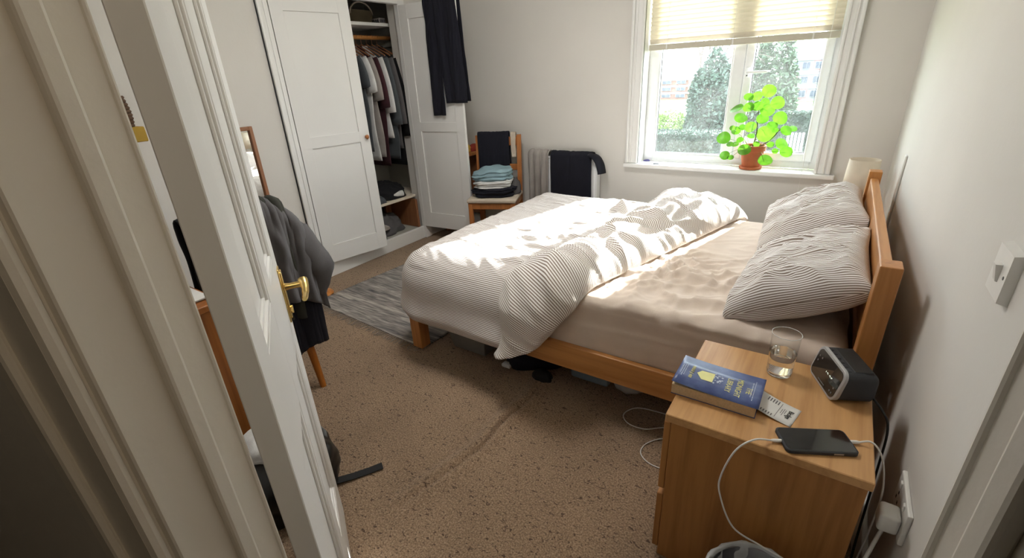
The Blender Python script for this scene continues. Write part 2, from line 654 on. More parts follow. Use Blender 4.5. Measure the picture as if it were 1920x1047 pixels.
def text_mesh(name, txt, size, xf, mat, parent, extrude=0.0003, spacing=1.0, sx=1.0, align='CENTER'):
    cu = bpy.data.curves.new(name, 'FONT')
    cu.body = txt
    cu.size = size
    cu.extrude = extrude
    cu.align_x = align
    cu.space_character = spacing
    cu.resolution_u = 3
    tmp = bpy.data.objects.new(name, cu)
    col.objects.link(tmp)
    dg = bpy.context.evaluated_depsgraph_get()
    me = bpy.data.meshes.new_from_object(tmp.evaluated_get(dg))
    bpy.data.objects.remove(tmp)
    bpy.data.curves.remove(cu)
    base = wloc(parent)
    for v in me.vertices:
        v.co = xf @ Vector((v.co.x * sx, v.co.y, v.co.z)) - base
    me.materials.clear()
    me.materials.append(mat)
    me.name = name
    o = bpy.data.objects.new(name, me)
    col.objects.link(o)
    o.parent = parent
    return o


def frame_xf(o, ex, ey, ez=None):
    ex, ey = Vector(ex).normalized(), Vector(ey).normalized()
    ez = Vector(ez) if ez else ex.cross(ey)
    mm = Matrix((ex, ey, ez)).transposed().to_4x4()
    mm.translation = Vector(o)
    return mm


# ------------------------------------------------------------------ room shell
XW, YB, XL, ZC = 0.275, 3.42, -2.995, 2.42          # right wall, window wall, left wall, ceiling
DO = Vector((-0.585, 0.225, 0))                     # hinge-side corner of the doorway (room face)
UD = Vector((math.cos(R_(15)), math.sin(R_(15)), 0))
ND = Vector((-UD.y, UD.x, 0))
DW, WT = 0.716, 0.150


def dp(u, n, z=0.0):
    return DO + UD * u + ND * n + Vector((0, 0, z))


DXF = frame_xf(DO, UD, ND)

# carpet: a real sheet with its ruck pushed up in the middle
crease = [(-1.02, 0.72), (-0.985, 0.87), (-0.94, 1.06), (-0.955, 1.25), (-0.935, 1.40), (-0.955, 1.58)]


def crease_h(x, y):
    best, tt = 9, 0
    for k in range(len(crease) - 1):
        ax, ay = crease[k]
        bx, by = crease[k + 1]
        t = clamp(((x - ax) * (bx - ax) + (y - ay) * (by - ay)) / ((bx - ax) ** 2 + (by - ay) ** 2))
        dx, dy = x - ax - t * (bx - ax), y - ay - t * (by - ay)
        d = math.hypot(dx, dy)
        if d < abs(best):
            best = d if dx > 0 else -d
            tt = (k + t) / (len(crease) - 1)
    env = math.sin(PI * clamp(tt * 0.9 + 0.05)) ** 0.7
    d = best
    return env * (0.020 * math.exp(-((d + 0.020) / 0.028) ** 2) - 0.017 * math.exp(-((d - 0.004) / 0.006) ** 2) + 0.011 * math.exp(-((d - 0.028) / 0.022) ** 2))


xs = [-3.05 + i * (3.40 / 60) for i in range(61)]
xs = sorted(set([x for x in xs if not -1.12 < x < -0.82] + [-1.12 + i * 0.004 for i in range(76)]))
ys = [-0.75 + j * (4.2 / 110) for j in range(111)]


def floor_fn(i, j):
    x, y = xs[i], ys[j]
    h = crease_h(x, y) if (-1.13 < x < -0.81 and 0.6 < y < 1.7) else 0.0
    return (x, y, h - 0.0), (x, y)


fl = MB().grid(len(xs), len(ys), floor_fn)
struct(fl.build('floor', M['carpet'], loc=(-1.3, 1.4, 0), smooth=True), 'speckled beige brown bedroom carpet with a long ruck across it', 'carpet')
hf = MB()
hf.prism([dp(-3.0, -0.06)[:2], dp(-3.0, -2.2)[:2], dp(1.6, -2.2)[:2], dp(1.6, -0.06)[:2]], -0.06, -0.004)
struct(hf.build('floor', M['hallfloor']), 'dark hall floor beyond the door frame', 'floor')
cb = MB().box((-3.7, -2.9, ZC), (1.6, 3.8, ZC + 0.1))
struct(cb.build('ceiling', M['ceil']), 'plain white bedroom ceiling', 'ceiling')

WX0, WX1, WZ0, WZ1 = -1.205, -0.085, 0.665, 2.08     # window opening
wb = MB()
wb.box((-3.7, YB, -0.05), (WX0, YB + 0.26, ZC))
wb.box((WX1, YB, -0.05), (XW + 0.2, YB + 0.26, ZC))
wb.box((WX0, YB, -0.05), (WX1, YB + 0.26, WZ0))
wb.box((WX0, YB, WZ1), (WX1, YB + 0.26, ZC))
struct(wb.build('wall_back', M['wall']), 'off white wall around the bedroom window', 'wall')
wr = MB().box((XW, 0.30, -0.05), (XW + 0.2, YB, ZC))
struct(wr.build('wall_right', M['wall']), 'off white wall behind the headboard', 'wall')
WY0, WY1, WTOP = 1.865, 2.935, 1.87                  # wardrobe opening
wl = MB()
wl.box((-3.12, -0.9, -0.05), (XL, WY0 - 0.01, ZC))
wl.box((-3.12, WY1 + 0.01, -0.05), (XL, YB, ZC))
wl.box((-3.12, WY0 - 0.01, WTOP + 0.02), (XL, WY1 + 0.01, ZC))
struct(wl.build('wall_left', M['wall']), 'off white wall around the built in wardrobe', 'wall')
wf = MB(DXF)
wf.box((-2.9, -WT, -0.05), (-0.03, -0.041, ZC))
wf.box((DW + 0.03, -WT, -0.05), (1.05, -0.041, ZC))
wf.box((-0.03, -WT, 2.03), (DW + 0.03, -0.041, ZC))
struct(wf.build('wall_front', M['wall']), 'wall that holds the doorway', 'wall')
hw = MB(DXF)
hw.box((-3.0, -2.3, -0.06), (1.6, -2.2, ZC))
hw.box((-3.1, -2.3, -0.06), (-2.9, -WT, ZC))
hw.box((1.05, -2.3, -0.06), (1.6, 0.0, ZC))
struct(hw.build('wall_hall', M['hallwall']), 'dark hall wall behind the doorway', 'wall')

# door lining: lining + stop + bead, one profile for each jamb
for side in (0, 1):
    def U(u):
        return u if side == 0 else DW - u
    root = sroot('trim_1' if side == 0 else 'trim_2', dp(U(0), -0.06), 'worn white door jamb and architrave on the hinge side' if side == 0 else 'worn white door jamb beside the light switch', 'door frame')
    ln = MB(DXF)
    ln.box((U(-0.03), -WT - 0.004, 0), (U(0.0), -0.037, 2.03), 0.002)
    ln.build('lining', M['frame'], root)
    st = MB(DXF)
    st.box((U(-0.002), -0.100, 0), (U(0.013), -0.078, 2.0), 0.004, 2)
    st.build('door_stop', M['frame'], root)
    bd = MB(DXF)
    bd.tube([(U(0.0), -0.0415, 0), (U(0.0), -0.0415, 2.0)], 0.0032, 8)
    bd.build('bead', M['frame'], root)
    ar = MB(DXF)
    ar.box((U(-0.085), -WT - 0.022, 0), (U(-0.012), -WT - 0.001, 2.10), 0.003)
    ar.box((U(-0.085), -WT - 0.032, 0), (U(-0.060), -WT - 0.020, 2.10), 0.005, 2)
    ar.tube([(U(-0.014), -WT - 0.014, 0), (U(-0.014), -WT - 0.014, 2.05)], 0.008, 8)
    ar.build('architrave', M['frame'], root)
sk = MB(DXF)
sk.box((-2.85, -WT - 0.018, 0), (-0.09, -WT, 0.13), 0.005, 2)
struct(sk.build('baseboard_hall', M['frame']), 'hall skirting board left of the door frame', 'skirting')
sk = MB()
sk.box((-2.99, YB - 0.016, 0), (XW, YB, 0.13), 0.005, 2)
struct(sk.build('baseboard_back', M['gloss']), 'white skirting board under the window', 'skirting')
sk = MB()
sk.box((XW - 0.016, 0.46, 0), (XW, YB - 0.02, 0.13), 0.005, 2)
struct(sk.build('baseboard_right', M['gloss']), 'white skirting board behind the bed', 'skirting')
sk = MB()
sk.box((XL, -0.35, 0), (XL + 0.016, 1.79, 0.13), 0.005, 2)
struct(sk.build('baseboard_left', M['gloss']), 'white skirting board left of the wardrobe', 'skirting')

# ------------------------------------------------------------------ room door, swung open
E2 = Vector((-0.574, 0.234, 0))
dd = (Vector((-1.186, 0.602, 0)) - E2).normalized()
DLW, DT = 0.69, 0.034
dn = Vector((-dd.y, dd.x, 0))
if dn.y > 0:
    dn = -dn                                         # points to the hidden back of the door
LXF = frame_xf(E2, dd, dn)                           # x along the leaf, y into its thickness, z up
LXF = Matrix((dd, dn, Vector((0, 0, 1)))).transposed().to_4x4()
LXF.translation = E2
dr = sroot('door_1', E2, 'white panelled bedroom door standing open with brass handle', 'door')


def panel_cols():
    return [(0.105, 0.315), (0.395, 0.585)]


lf = MB(LXF)
zb, zt = 0.012, 1.985
for a, b_ in ((0, 0.105), (0.315, 0.395), (0.585, DLW)):
    lf.box((a, 0, zb), (b_, DT, zt), 0.0015)
for a, b_ in ((zb, 0.22), (0.73, 0.965), (1.86, zt)):
    for c0, c1 in panel_cols():
        lf.box((c0 - 0.001, 0.0002, a), (c1 + 0.001, DT - 0.0002, b_))
lf.build('leaf', M['gloss'], dr)
for c0, c1 in panel_cols():
    for z0, z1 in ((0.22, 0.73), (0.965, 1.86)):
        pm = MB(LXF)
        pm.box((c0 - 0.002, 0.012, z0 - 0.002), (c1 + 0.002, DT - 0.012, z1 + 0.002))
        po = pm.build('panel', M['gloss'], dr)
        mm = MB(LXF)
        for off, d0, w in ((0.0, 0.001, 0.013), (0.013, 0.006, 0.010)):
            a0, a1, b0, b1 = c0 + off, c1 - off, z0 + off, z1 - off
            mm.box((a0, d0, b0), (a0 + w, 0.0125, b1), 0.003, 2)
            mm.box((a1 - w, d0, b0), (a1, 0.0125, b1), 0.003, 2)
            mm.box((a0, d0, b0), (a1, 0.0125, b0 + w), 0.003, 2)
            mm.box((a0, d0, b1 - w), (a1, 0.0125, b1), 0.003, 2)
        mm.build('moulding', M['gloss'], po, smooth=True, angle=40)
hx, hz = DLW - 0.045, 0.845
hp = MB(LXF)
hp.box((hx - 0.02, -0.004, hz - 0.075), (hx + 0.02, 0.001, hz + 0.075), 0.003, 2)
hp.box((hx - 0.014, -0.008, hz - 0.066), (hx + 0.014, -0.003, hz + 0.066), 0.003, 2)
hpo = hp.build('handle_plate', M['brass'], dr)
lv = MB(LXF)
lv.tube([(hx, -0.004, hz + 0.02), (hx, -0.02, hz + 0.02), (hx, -0.052, hz + 0.02)], [0.011, 0.008, 0.009], 12)
lv.tube(smooth_path([(hx + 0.012, -0.052, hz + 0.026), (hx - 0.02, -0.055, hz + 0.018), (hx - 0.055, -0.053, hz + 0.012), (hx - 0.095, -0.050, hz + 0.014)], 5), [0.013, 0.013, 0.012, 0.011, 0.010, 0.010, 0.009, 0.009, 0.009, 0.009, 0.008, 0.008, 0.008, 0.008, 0.007, 0.006], 10, flat=0.8)
lv.build('lever', M['brass'], hpo, smooth=True, angle=50)
ky = MB(LXF)
ky.lathe([(0.011, 0), (0.011, 0.007), (0.009, 0.010), (0.0, 0.010)], (hx, -0.014, hz - 0.045), 14, axis='y')
ky.build('keyhole_cover', M['brass'], hpo, smooth=True, angle=40)
bk = MB(LXF)
bk.box((hx - 0.02, DT - 0.001, hz - 0.075), (hx + 0.02, DT + 0.006, hz + 0.075), 0.003, 2)
bk.tube([(hx, DT, hz + 0.02), (hx, DT + 0.05, hz + 0.02), (hx - 0.09, DT + 0.05, hz + 0.015)], 0.009, 10)
bk.build('back_handle', M['brass'], dr)

# ------------------------------------------------------------------ window
YP = 3.565                                           # plane of the glass
PAD = (YP) / 3.51


def wx(x):
    return x * PAD


def wz(z):
    return EYE + (z - EYE) * PAD


win = sroot('window_1', (-0.645, YP, 0.69), 'white two light window behind the half raised blind', 'window')
FX0, FX1 = WX0 + 0.002, WX1 - 0.002
FZ0, FZ1 = 0.693, WZ1 - 0.002
P1 = (wx(-1.101), wx(-0.657))
P2 = (wx(-0.52), wx(-0.166))
PZ1, PZ2 = wz(0.768), wz(0.801)
fo = MB()
FY0, FY1 = 3.535, 3.60
fo.box((FX0, FY0, FZ0), (P1[0] - 0.012, FY1, FZ1), 0.004)
fo.box((P2[1] + 0.045, FY0, FZ0), (FX1, FY1, FZ1), 0.004)
fo.box((P1[0] - 0.013, FY0 + 0.0005, FZ0), (P2[1] + 0.046, FY1, PZ1 - 0.012), 0.004)
fo.box((P1[0] - 0.013, FY0 + 0.0005, FZ1 - 0.06), (P2[1] + 0.046, FY1, FZ1 - 0.0005), 0.004)
fo.build('outer_frame', M['upvc'], win)
mu = MB()
mu.box((P1[1] + 0.012, FY0, PZ1 - 0.014), (P2[0] - 0.055, FY1, FZ1 - 0.058), 0.004)
mu.build('mullion', M['upvc'], win)
sa = MB()
S0, S1 = P2[0] - 0.052, P2[1] + 0.052
sa.box((S0, FY0 - 0.014, PZ1 - 0.020), (P2[0] - 0.004, FY1 - 0.005, FZ1 - 0.05), 0.006, 2)
sa.box((P2[1] + 0.004, FY0 - 0.014, PZ1 - 0.020), (S1, FY1 - 0.005, FZ1 - 0.05), 0.006, 2)
sa.box((P2[0] - 0.006, FY0 - 0.0135, PZ1 - 0.020), (P2[1] + 0.006, FY1 - 0.005, PZ2 - 0.004), 0.006, 2)
sa.box((P2[0] - 0.006, FY0 - 0.0135, FZ1 - 0.10), (P2[1] + 0.006, FY1 - 0.005, FZ1 - 0.05), 0.006, 2)
sao = sa.build('opening_sash', M['upvc'], win)
bz = MB()
bz.box((P1[0] - 0.013, FY0 + 0.004, PZ1 - 0.013), (P1[0] - 0.003, FY1 - 0.02, FZ1 - 0.05), 0.003)
bz.box((P1[1] + 0.003, FY0 + 0.004, PZ1 - 0.013), (P1[1] + 0.013, FY1 - 0.02, FZ1 - 0.05), 0.003)
bz.box((P1[0] - 0.012, FY0 + 0.0045, PZ1 - 0.013), (P1[1] + 0.012, FY1 - 0.02, PZ1 - 0.003), 0.003)
bz.build('glazing_bead', M['upvc'], win)
for (a, b_), z0, par, tz in ((P1, PZ1, win, FZ1 - 0.055), (P2, PZ2, sao, FZ1 - 0.095)):
    gs = MB()
    e = 0.0042
    gs.box((a - e, YP - 0.006, z0 - e), (a, YP + 0.006, tz))
    gs.box((b_, YP - 0.006, z0 - e), (b_ + e, YP + 0.006, tz))
    gs.box((a - e, YP - 0.006, z0 - e), (b_ + e, YP + 0.006, z0))
    gs.build('gasket', M['seal'], par)
    pn = MB()
    pn.add([(a - e, YP, z0 - e), (b_ + e, YP, z0 - e), (b_ + e, YP, tz), (a - e, YP, tz)], [(0, 1, 2, 3)])
    pn.build('pane', M['pane'], par)
hd = MB()
hxx, hzz = P2[0] - 0.030, wz(1.280)
hd.box((hxx - 0.011, FY0 - 0.024, hzz - 0.030), (hxx + 0.011, FY0 - 0.013, hzz + 0.030), 0.004, 2)
hd.lathe([(0.009, 0), (0.009, -0.02), (0.007, -0.024), (0, -0.024)], (hxx, FY0 - 0.022, hzz), 14, axis='y')
hd.box((hxx - 0.006, FY0 - 0.050, hzz - 0.007), (hxx + 0.118, FY0 - 0.038, hzz + 0.007), 0.005, 2)
ho = hd.build('window_handle', M['upvc'], sao)
kh = MB()
kh.lathe([(0.004, 0), (0.004, -0.002), (0, -0.002)], (hxx, FY0 - 0.024, hzz - 0.019), 10, axis='y')
kh.build('lock', M['seal'], win)
sl = MB()
sl.box((hit(1168, 307, 'y', 3.375).x, 3.375, 0.664), (hit(1562, 341, 'y', 3.375).x, 3.54, 0.692), 0.006, 2)
sl.build('sill', M['gloss'], win)

# architrave round the window
ta = sroot('trim_3', (-0.65, YB, 0.69), 'white moulded architrave round the window', 'trim')
for (a, b_) in ((-1.292, WX0 + 0.004), (WX1 - 0.004, -0.004)):
    o_ = MB()
    o_.box((a, YB - 0.018, 0.692), (b_, YB, 2.17), 0.003)
    inner = b_ if a < -1 else a
    outer = a if a < -1 else b_
    sgn = 1 if inner > outer else -1
    o_.box((outer, YB - 0.030, 0.692), (outer + sgn * 0.022, YB - 0.016, 2.17), 0.006, 2)
    o_.box((outer + sgn * 0.030, YB - 0.024, 0.692), (outer + sgn * 0.042, YB - 0.016, 2.17), 0.004, 2)
    o_.box((inner - sgn * 0.018, YB - 0.023, 0.692), (inner - sgn * 0.004, YB - 0.016, 2.17), 0.004, 2)
    o_.build('side_architrave', M['gloss'], ta, smooth=True, angle=35)
o_ = MB()
o_.box((-1.292, YB - 0.018, 2.17), (-0.004, YB, 2.26), 0.003)
o_.build('head_architrave', M['gloss'], ta)
rv = MB()
rv.box((WX0 - 0.0005, YB - 0.017, 0.692), (WX0 + 0.004, 3.535, WZ1), 0)
rv.box((WX1 - 0.004, YB - 0.017, 0.692), (WX1 + 0.0005, 3.535, WZ1), 0)
rv.build('reveal', M['gloss'], ta)

# venetian blind
BX0, BX1, BY = -1.190, -0.100, 3.487
BZ = 1.452
bl = thing('venetian_blind', 'cream venetian blind lowered over the top half of the window', 'blind', (-0.645, BY, BZ))
o_ = MB()
o_.box((BX0, BY - 0.020, 2.035), (BX1, BY + 0.02, 2.075), 0.003)
o_.build('headrail', M['plastic_w'], bl)
o_ = MB()
o_.box((BX0, BY - 0.018, BZ - 0.012), (BX1, BY + 0.016, BZ + 0.024), 0.004, 2)
o_.build('bottom_rail', M['railgrey'], bl)
sm = MB()
prof = []
tilt = R_(-54)
for k in range(6):
    t = k / 5 - 0.5
    a_, c_ = t * 0.036, 0.0042 * (1 - (2 * t) ** 2)
    prof.append((a_ * math.cos(tilt) - c_ * math.sin(tilt), a_ * math.sin(tilt) + c_ * math.cos(tilt)))
vs, fs = [], []
for (py_, pz_) in prof:
    vs += [(BX0 - (-0.645), py_, pz_), (BX1 - (-0.645), py_, pz_)]
for k in range(5):
    fs.append((2 * k, 2 * k + 1, 2 * k + 3, 2 * k + 2))
sme = bpy.data.meshes.new('slat')
sme.from_pydata(vs, [], fs)
sme.polygons.foreach_set('use_smooth', [True] * 5)
sme.materials.append(M['slat'])
nsl = 21
for k in range(nsl):
    so = bpy.data.objects.new('slat', sme)
    col.objects.link(so)
    so.parent = bl
    so.location = (0, 0, 0.042 + k * (0.53 / (nsl - 1)))
for x in (-1.07, -0.66, -0.23):
    o_ = MB()
    for yy in (-0.0135, 0.0135):
        o_.tube([(x, BY + yy, BZ + 0.01), (x, BY + yy, 2.04)], 0.0009, 5)
    o_.box((x - 0.004, BY - 0.0195, BZ - 0.013), (x + 0.004, BY - 0.0178, BZ + 0.025))
    o_.build('ladder_cord', M['plastic_w'], bl)
o_ = MB()
o_.tube(smooth_path([(-0.145, BY - 0.020, 2.03), (-0.146, BY - 0.03, 1.5), (-0.148, 3.36, 0.72), (-0.15, 3.355, 0.45), (-0.155, 3.35, 0.22)], 6), 0.0011, 5)
o_.build('pull_cord', M['plastic_w'], bl)

# ------------------------------------------------------------------ built-in wardrobe
wd = thing('wardrobe', 'white built in wardrobe with one door ajar and one wide open', 'wardrobe', (-3.0, 2.4, 0))
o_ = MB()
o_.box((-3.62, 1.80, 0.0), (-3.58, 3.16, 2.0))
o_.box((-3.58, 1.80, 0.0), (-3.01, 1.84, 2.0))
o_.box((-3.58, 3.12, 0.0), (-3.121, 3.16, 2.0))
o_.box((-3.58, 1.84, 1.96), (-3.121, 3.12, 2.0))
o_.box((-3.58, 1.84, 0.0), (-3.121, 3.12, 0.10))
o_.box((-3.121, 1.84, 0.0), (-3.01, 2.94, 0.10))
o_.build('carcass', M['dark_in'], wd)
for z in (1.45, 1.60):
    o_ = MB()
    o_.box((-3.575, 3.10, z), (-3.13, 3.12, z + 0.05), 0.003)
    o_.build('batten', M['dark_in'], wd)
o_ = MB()
o_.box((-3.02, WY0 - 0.075, 0.0), (-2.975, WY0 - 0.002, 1.97), 0.003)
o_.box((-3.02, WY0 - 0.075, 0.0), (-2.966, WY0 - 0.052, 1.97), 0.005, 2)
o_.box((-3.02, WY0 - 0.036, 0.0), (-2.970, WY0 - 0.024, 1.97), 0.004, 2)
o_.build('side_frame', M['gloss'], wd, smooth=True, angle=35)
o_ = MB()
o_.box((-3.02, WY1 - 0.012, 0.0), (-2.975, WY1 + 0.06, 1.97), 0.003)
o_.build('side_frame', M['gloss'], wd)
o_ = MB()
o_.box((-3.02, WY0 - 0.003, WTOP), (-2.972, WY1 - 0.011, 1.97), 0.003)
o_.box((-3.02, WY0 - 0.003, WTOP + 0.035), (-2.962, WY1 - 0.011, WTOP + 0.055), 0.005, 2)
o_.build('top_frame', M['gloss'], wd, smooth=True, angle=35)
o_ = MB()
o_.box((-3.02, WY0 - 0.003, 0.0), (-2.992, WY1 - 0.011, 0.108), 0.004, 2)
o_.build('plinth', M['gloss'], wd)
o_ = MB()
o_.box((-3.575, 1.845, 1.735), (-3.16, 3.0, 1.758), 0.002)
o_.build('top_shelf', M['plastic_w'], wd)
o_ = MB()
o_.box((-3.575, 1.845, 0.375), (-3.125, 3.115, 0.395), 0.002)
o_.box((-3.126, 1.845, 0.3752), (-3.06, 2.93, 0.3948), 0.002)
o_.build('low_shelf', M['shade'], wd)
o_ = MB()
o_.tube([(-3.30, 1.85, 1.665), (-3.30, 3.11, 1.665)], 0.015, 12)
o_.build('hanging_rail', M['pine_y'], wd, smooth=True, angle=50)


def cup_door(hinge, ang, knob, mirror):
    """leaf from the hinge; ang = heading of the leaf; the outer face is at local y < 0"""
    d = Vector((math.cos(ang), math.sin(ang), 0))
    n = Vector((-d.y, d.x, 0))
    if mirror:
        n = -n
    xf = Matrix((d, n, Vector((0, 0, 1)))).transposed().to_4x4()
    xf.translation = Vector(hinge)
    W, T, z0, z1 = 0.522, 0.026, 0.113, 1.862
    b = MB(xf)
    b.box((0, 0, z0), (0.08, T, z1), 0.0015)
    b.box((W - 0.08, 0, z0), (W, T, z1), 0.0015)
    for a, c_ in ((z0, 0.245), (0.94, 1.013), (1.765, z1)):
        b.box((0.079, 0.0003, a), (W - 0.079, T - 0.0003, c_))
    do = b.build('door', M['gloss'], wd)
    for a, c_ in ((0.245, 0.94), (1.013, 1.765)):
        p = MB(xf)
        p.box((0.078, 0.008, a - 0.002), (W - 0.078, T - 0.008, c_ + 0.002))
        p.build('panel', M['gloss'], do)
    if knob:
        k = MB(xf)
        k.lathe([(0.006, 0.002), (0.006, -0.012), (0.014, -0.018), (0.016, -0.026), (0.012, -0.033), (0.0, -0.035)], (W - 0.035, 0, 0.972), 18, axis='y')
        k.build('knob', M['chairwood'], do, smooth=True, angle=60)
    return xf


cup_door((-2.976, WY0 + 0.002, 0), math.atan2(0.512, 0.093), True, False)
RXF = cup_door((-2.974, WY1 - 0.012, 0), math.atan2(0.045, 0.52), False, False)


# hanging clothes: flat tapered garments seen edge on
def garment(y, mat, length, w=0.43, sleeve=0.22, t=0.015, label='', name='shirt', xo=-3.30, lean=0.0, collar=False, hook=True):
    zt = 1.60
    root = thing(name, label, 'clothing', (xo, y, zt - length), 'clothes hanging on the wardrobe rail')
    b = MB()
    n = 20
    levels = 22

    def body(i, j):
        f = j / (levels - 1)
        z = zt - f * length
        hw = lerp(0.06, w / 2, sstep(0, 0.14 / length * 1.0, f)) if f * length < 0.16 else w / 2 + 0.01 * math.sin(f * 9 + y * 40)
        th = t * (0.35 + 0.65 * sstep(0, 0.3, f)) * (1 + 0.25 * nz(f * 5, y * 30))
        a = 2 * PI * i / n
        x = xo + hw * math.copysign(abs(math.cos(a)) ** 0.7, math.cos(a))
        yy = y + lean * f + th * math.sin(a) + 0.004 * math.sin(math.cos(a) * 9 + y * 50 + f * 3) * f
        return (x, yy, z), (0, 0)
    b.grid(n, levels, body, closed_u=True, cap=True)
    for s in (-1, 1):
        p0 = Vector((xo + s * (w / 2 - 0.05), y, zt - 0.10))
        p1 = p0 + Vector((s * 0.055, -0.006, -sleeve * 0.55))
        p2 = p0 + Vector((s * 0.075, -0.012, -sleeve))
        b.tube(smooth_path([p0, p1, p2], 4), [0.017, 0.019, 0.020, 0.020, 0.020, 0.020, 0.020, 0.020, 0.019], 14, flat=3.1)
    b.build('garment', mat, root, smooth=True)
    h = MB()
    h.tube([(xo - 0.19, y, zt - 0.075), (xo, y, zt + 0.012), (xo + 0.19, y, zt - 0.075)], 0.006, 6)
    h.tube(smooth_path([(xo, y, zt + 0.01), (xo, y, zt + 0.055), (xo + 0.016, y, zt + 0.066), (xo + 0.018, y, zt + 0.078), (xo, y, zt + 0.083), (xo - 0.012, y, zt + 0.078)], 4), 0.002, 5)
    h.build('hanger', M['brownwood'], root)
    return root


garment(2.5800, M['slate'], 0.78, label='black and white patterned shirt, first on the wardrobe rail', sleeve=0.20)
garment(2.6335, M['whitecloth'], 0.86, label='white t-shirt hanging at the near end of the wardrobe rail', sleeve=0.24, name='t_shirt')
garment(2.6870, M['lgrey'], 0.84, label='pale grey shirt hanging behind the white t-shirt', sleeve=0.30)
garment(2.7405, M['maroon'], 0.92, label='dark maroon top hanging between the grey shirts', sleeve=0.36, name='jumper')
garment(2.7940, M['whitecloth'], 0.70, label='white short sleeved top with pale cuffs in mid rail', sleeve=0.40)
garment(2.8475, M['slate'], 0.88, label='slate grey shirt hanging right of the white top', sleeve=0.5, name='jumper')
garment(2.9010, M['greycloth'], 0.80, label='mid grey top hanging second from the open door', sleeve=0.5, name='jumper')
garment(2.9545, M['black'], 0.95, label='black coat hanging last beside the open wardrobe door', sleeve=0.6, name='coat')


def heap(name, label, cat, c, rx, ry, h, mat, seed=0, nsub=None, amp=0.22, fold=9.0, rot=0.0, group=None, flat=0.6):
    b = MB()
    nu, nv = 48, 20

    def fn(i, j):
        a = 2 * PI * i / nu
        f = j / (nv - 1)
        rr = math.sin(f * PI / 2) ** flat if f > 0 else 0.0
        zz = math.cos(f * PI / 2) ** 0.8 if f < 1 else 0.0
        d = 1 + amp * nz(math.cos(a) * 1.6 + seed, math.sin(a) * 1.6, f * 1.5) + 0.10 * ridge(a * fold / 6, f * 4, seed) * f
        ca, sa_ = math.cos(a + rot), math.sin(a + rot)
        x = rx * rr * math.cos(a) * d
        y = ry * rr * math.sin(a) * d
        X = x * math.cos(rot) - y * math.sin(rot)
        Y = x * math.sin(rot) + y * math.cos(rot)
        z = h * zz * (1 + 0.35 * nz(X * 9 + seed * 3, Y * 9, seed)) + 0.02 * h / 0.1 * ridge(X * 16, Y * 16, seed) * zz
        return (c[0] + X, c[1] + Y, c[2] + max(0.0, z)), (X, Y)
    b.grid(nu, nv, fn, closed_u=True)
    b.f.append(tuple(range((nv - 1) * nu, nv * nu)))
    o = b.build(name, mat, loc=c, smooth=True)
    return tag(o, label, cat, group)


heap('clothes_pile', 'heap of black clothes on the lower wardrobe shelf', 'clothes', (-3.27, 2.72, 0.396), 0.17, 0.20, 0.11, M['black'], 3)
heap('sports_top', 'dark grey striped sports top spilling over the lower wardrobe shelf', 'clothes', (-3.15, 2.54, 0.396), 0.075, 0.10, 0.05, M['slate'], 5)
heap('clothes_pile', 'crumpled grey clothes on the wardrobe floor', 'clothes', (-3.24, 2.66, 0.101), 0.16, 0.17, 0.13, M['greycloth'], 8)
heap('crumpled_shirt', 'slate shirt crumpled at the front of the wardrobe floor', 'clothes', (-3.13, 2.42, 0.101), 0.09, 0.13, 0.07, M['slate'], 11)
heap('sock_ball', 'pale rolled sock on the grey heap in the wardrobe', 'clothes', (-3.10, 2.56, 0.166), 0.035, 0.04, 0.035, M['lgrey'], 13)
o_ = MB()
o_.tube(smooth_path([(-3.14, 2.71, 0.425), (-3.12, 2.76, 0.425), (-3.10, 2.82, 0.428)], 4), [0.028, 0.030, 0.030, 0.029, 0.028, 0.027, 0.026, 0.026, 0.025], 14)
tag(o_.build('rolled_socks', M['whitecloth'], smooth=True, angle=60), 'white rolled socks at the edge of the lower wardrobe shelf', 'socks')
o_ = MB()
o_.box((-3.40, 2.89, 0.101), (-3.03, 2.915, 0.36), 0.006, 2)
o_.box((-3.40, 2.83, 0.101), (-3.36, 2.89, 0.30), 0.006, 2)
tag(o_.build('wooden_box', M['brownwood']), 'brown wooden board box at the right of the wardrobe floor', 'box')
# handbag on the top shelf
hb = thing('handbag', 'tan handbag with an arched handle on the top wardrobe shelf', 'bag', (-3.34, 2.85, 1.759))
b = MB()
b.grid(24, 10, lambda i, j: ((-3.34 + 0.065 * math.copysign(abs(math.cos(2 * PI * i / 24)) ** 0.6, math.cos(2 * PI * i / 24)) * (1 - 0.35 * j / 9), 2.85 + 0.13 * math.copysign(abs(math.sin(2 * PI * i / 24)) ** 0.6, math.sin(2 * PI * i / 24)) * (1 - 0.15 * (j / 9) ** 2), 1.759 + 0.10 * j / 9), (0, 0)), closed_u=True, cap=True)
b.build('bag_body', M['bag_tan'], hb, smooth=True, angle=50)
b = MB()
b.tube([(-3.31, 2.85 + 0.11 * math.cos(t), 1.83 + 0.085 * math.sin(t)) for t in [PI * k / 12 for k in range(13)]], 0.006, 8)
b.build('bag_handle', M['cushion'], hb, smooth=True)
hb = thing('gift_box', 'small white printed box on the top wardrobe shelf', 'box', (-3.26, 2.965, 1.759))
b = MB()
b.box((-3.30, 2.925, 1.759), (-3.20, 2.99, 1.80), 0.003)
b.build('box_body', M['lgrey'], hb)
b = MB()
for k in range(4):
    b.box((-3.2003, 2.932 + k * 0.014, 1.768), (-3.1992, 2.941 + k * 0.014, 1.790))
    b.box((-3.29 + k * 0.022, 2.9242, 1.768), (-3.275 + k * 0.022, 2.9253, 1.790))
b.build('print', M['ink'], hb)['kind'] = 'stuff'


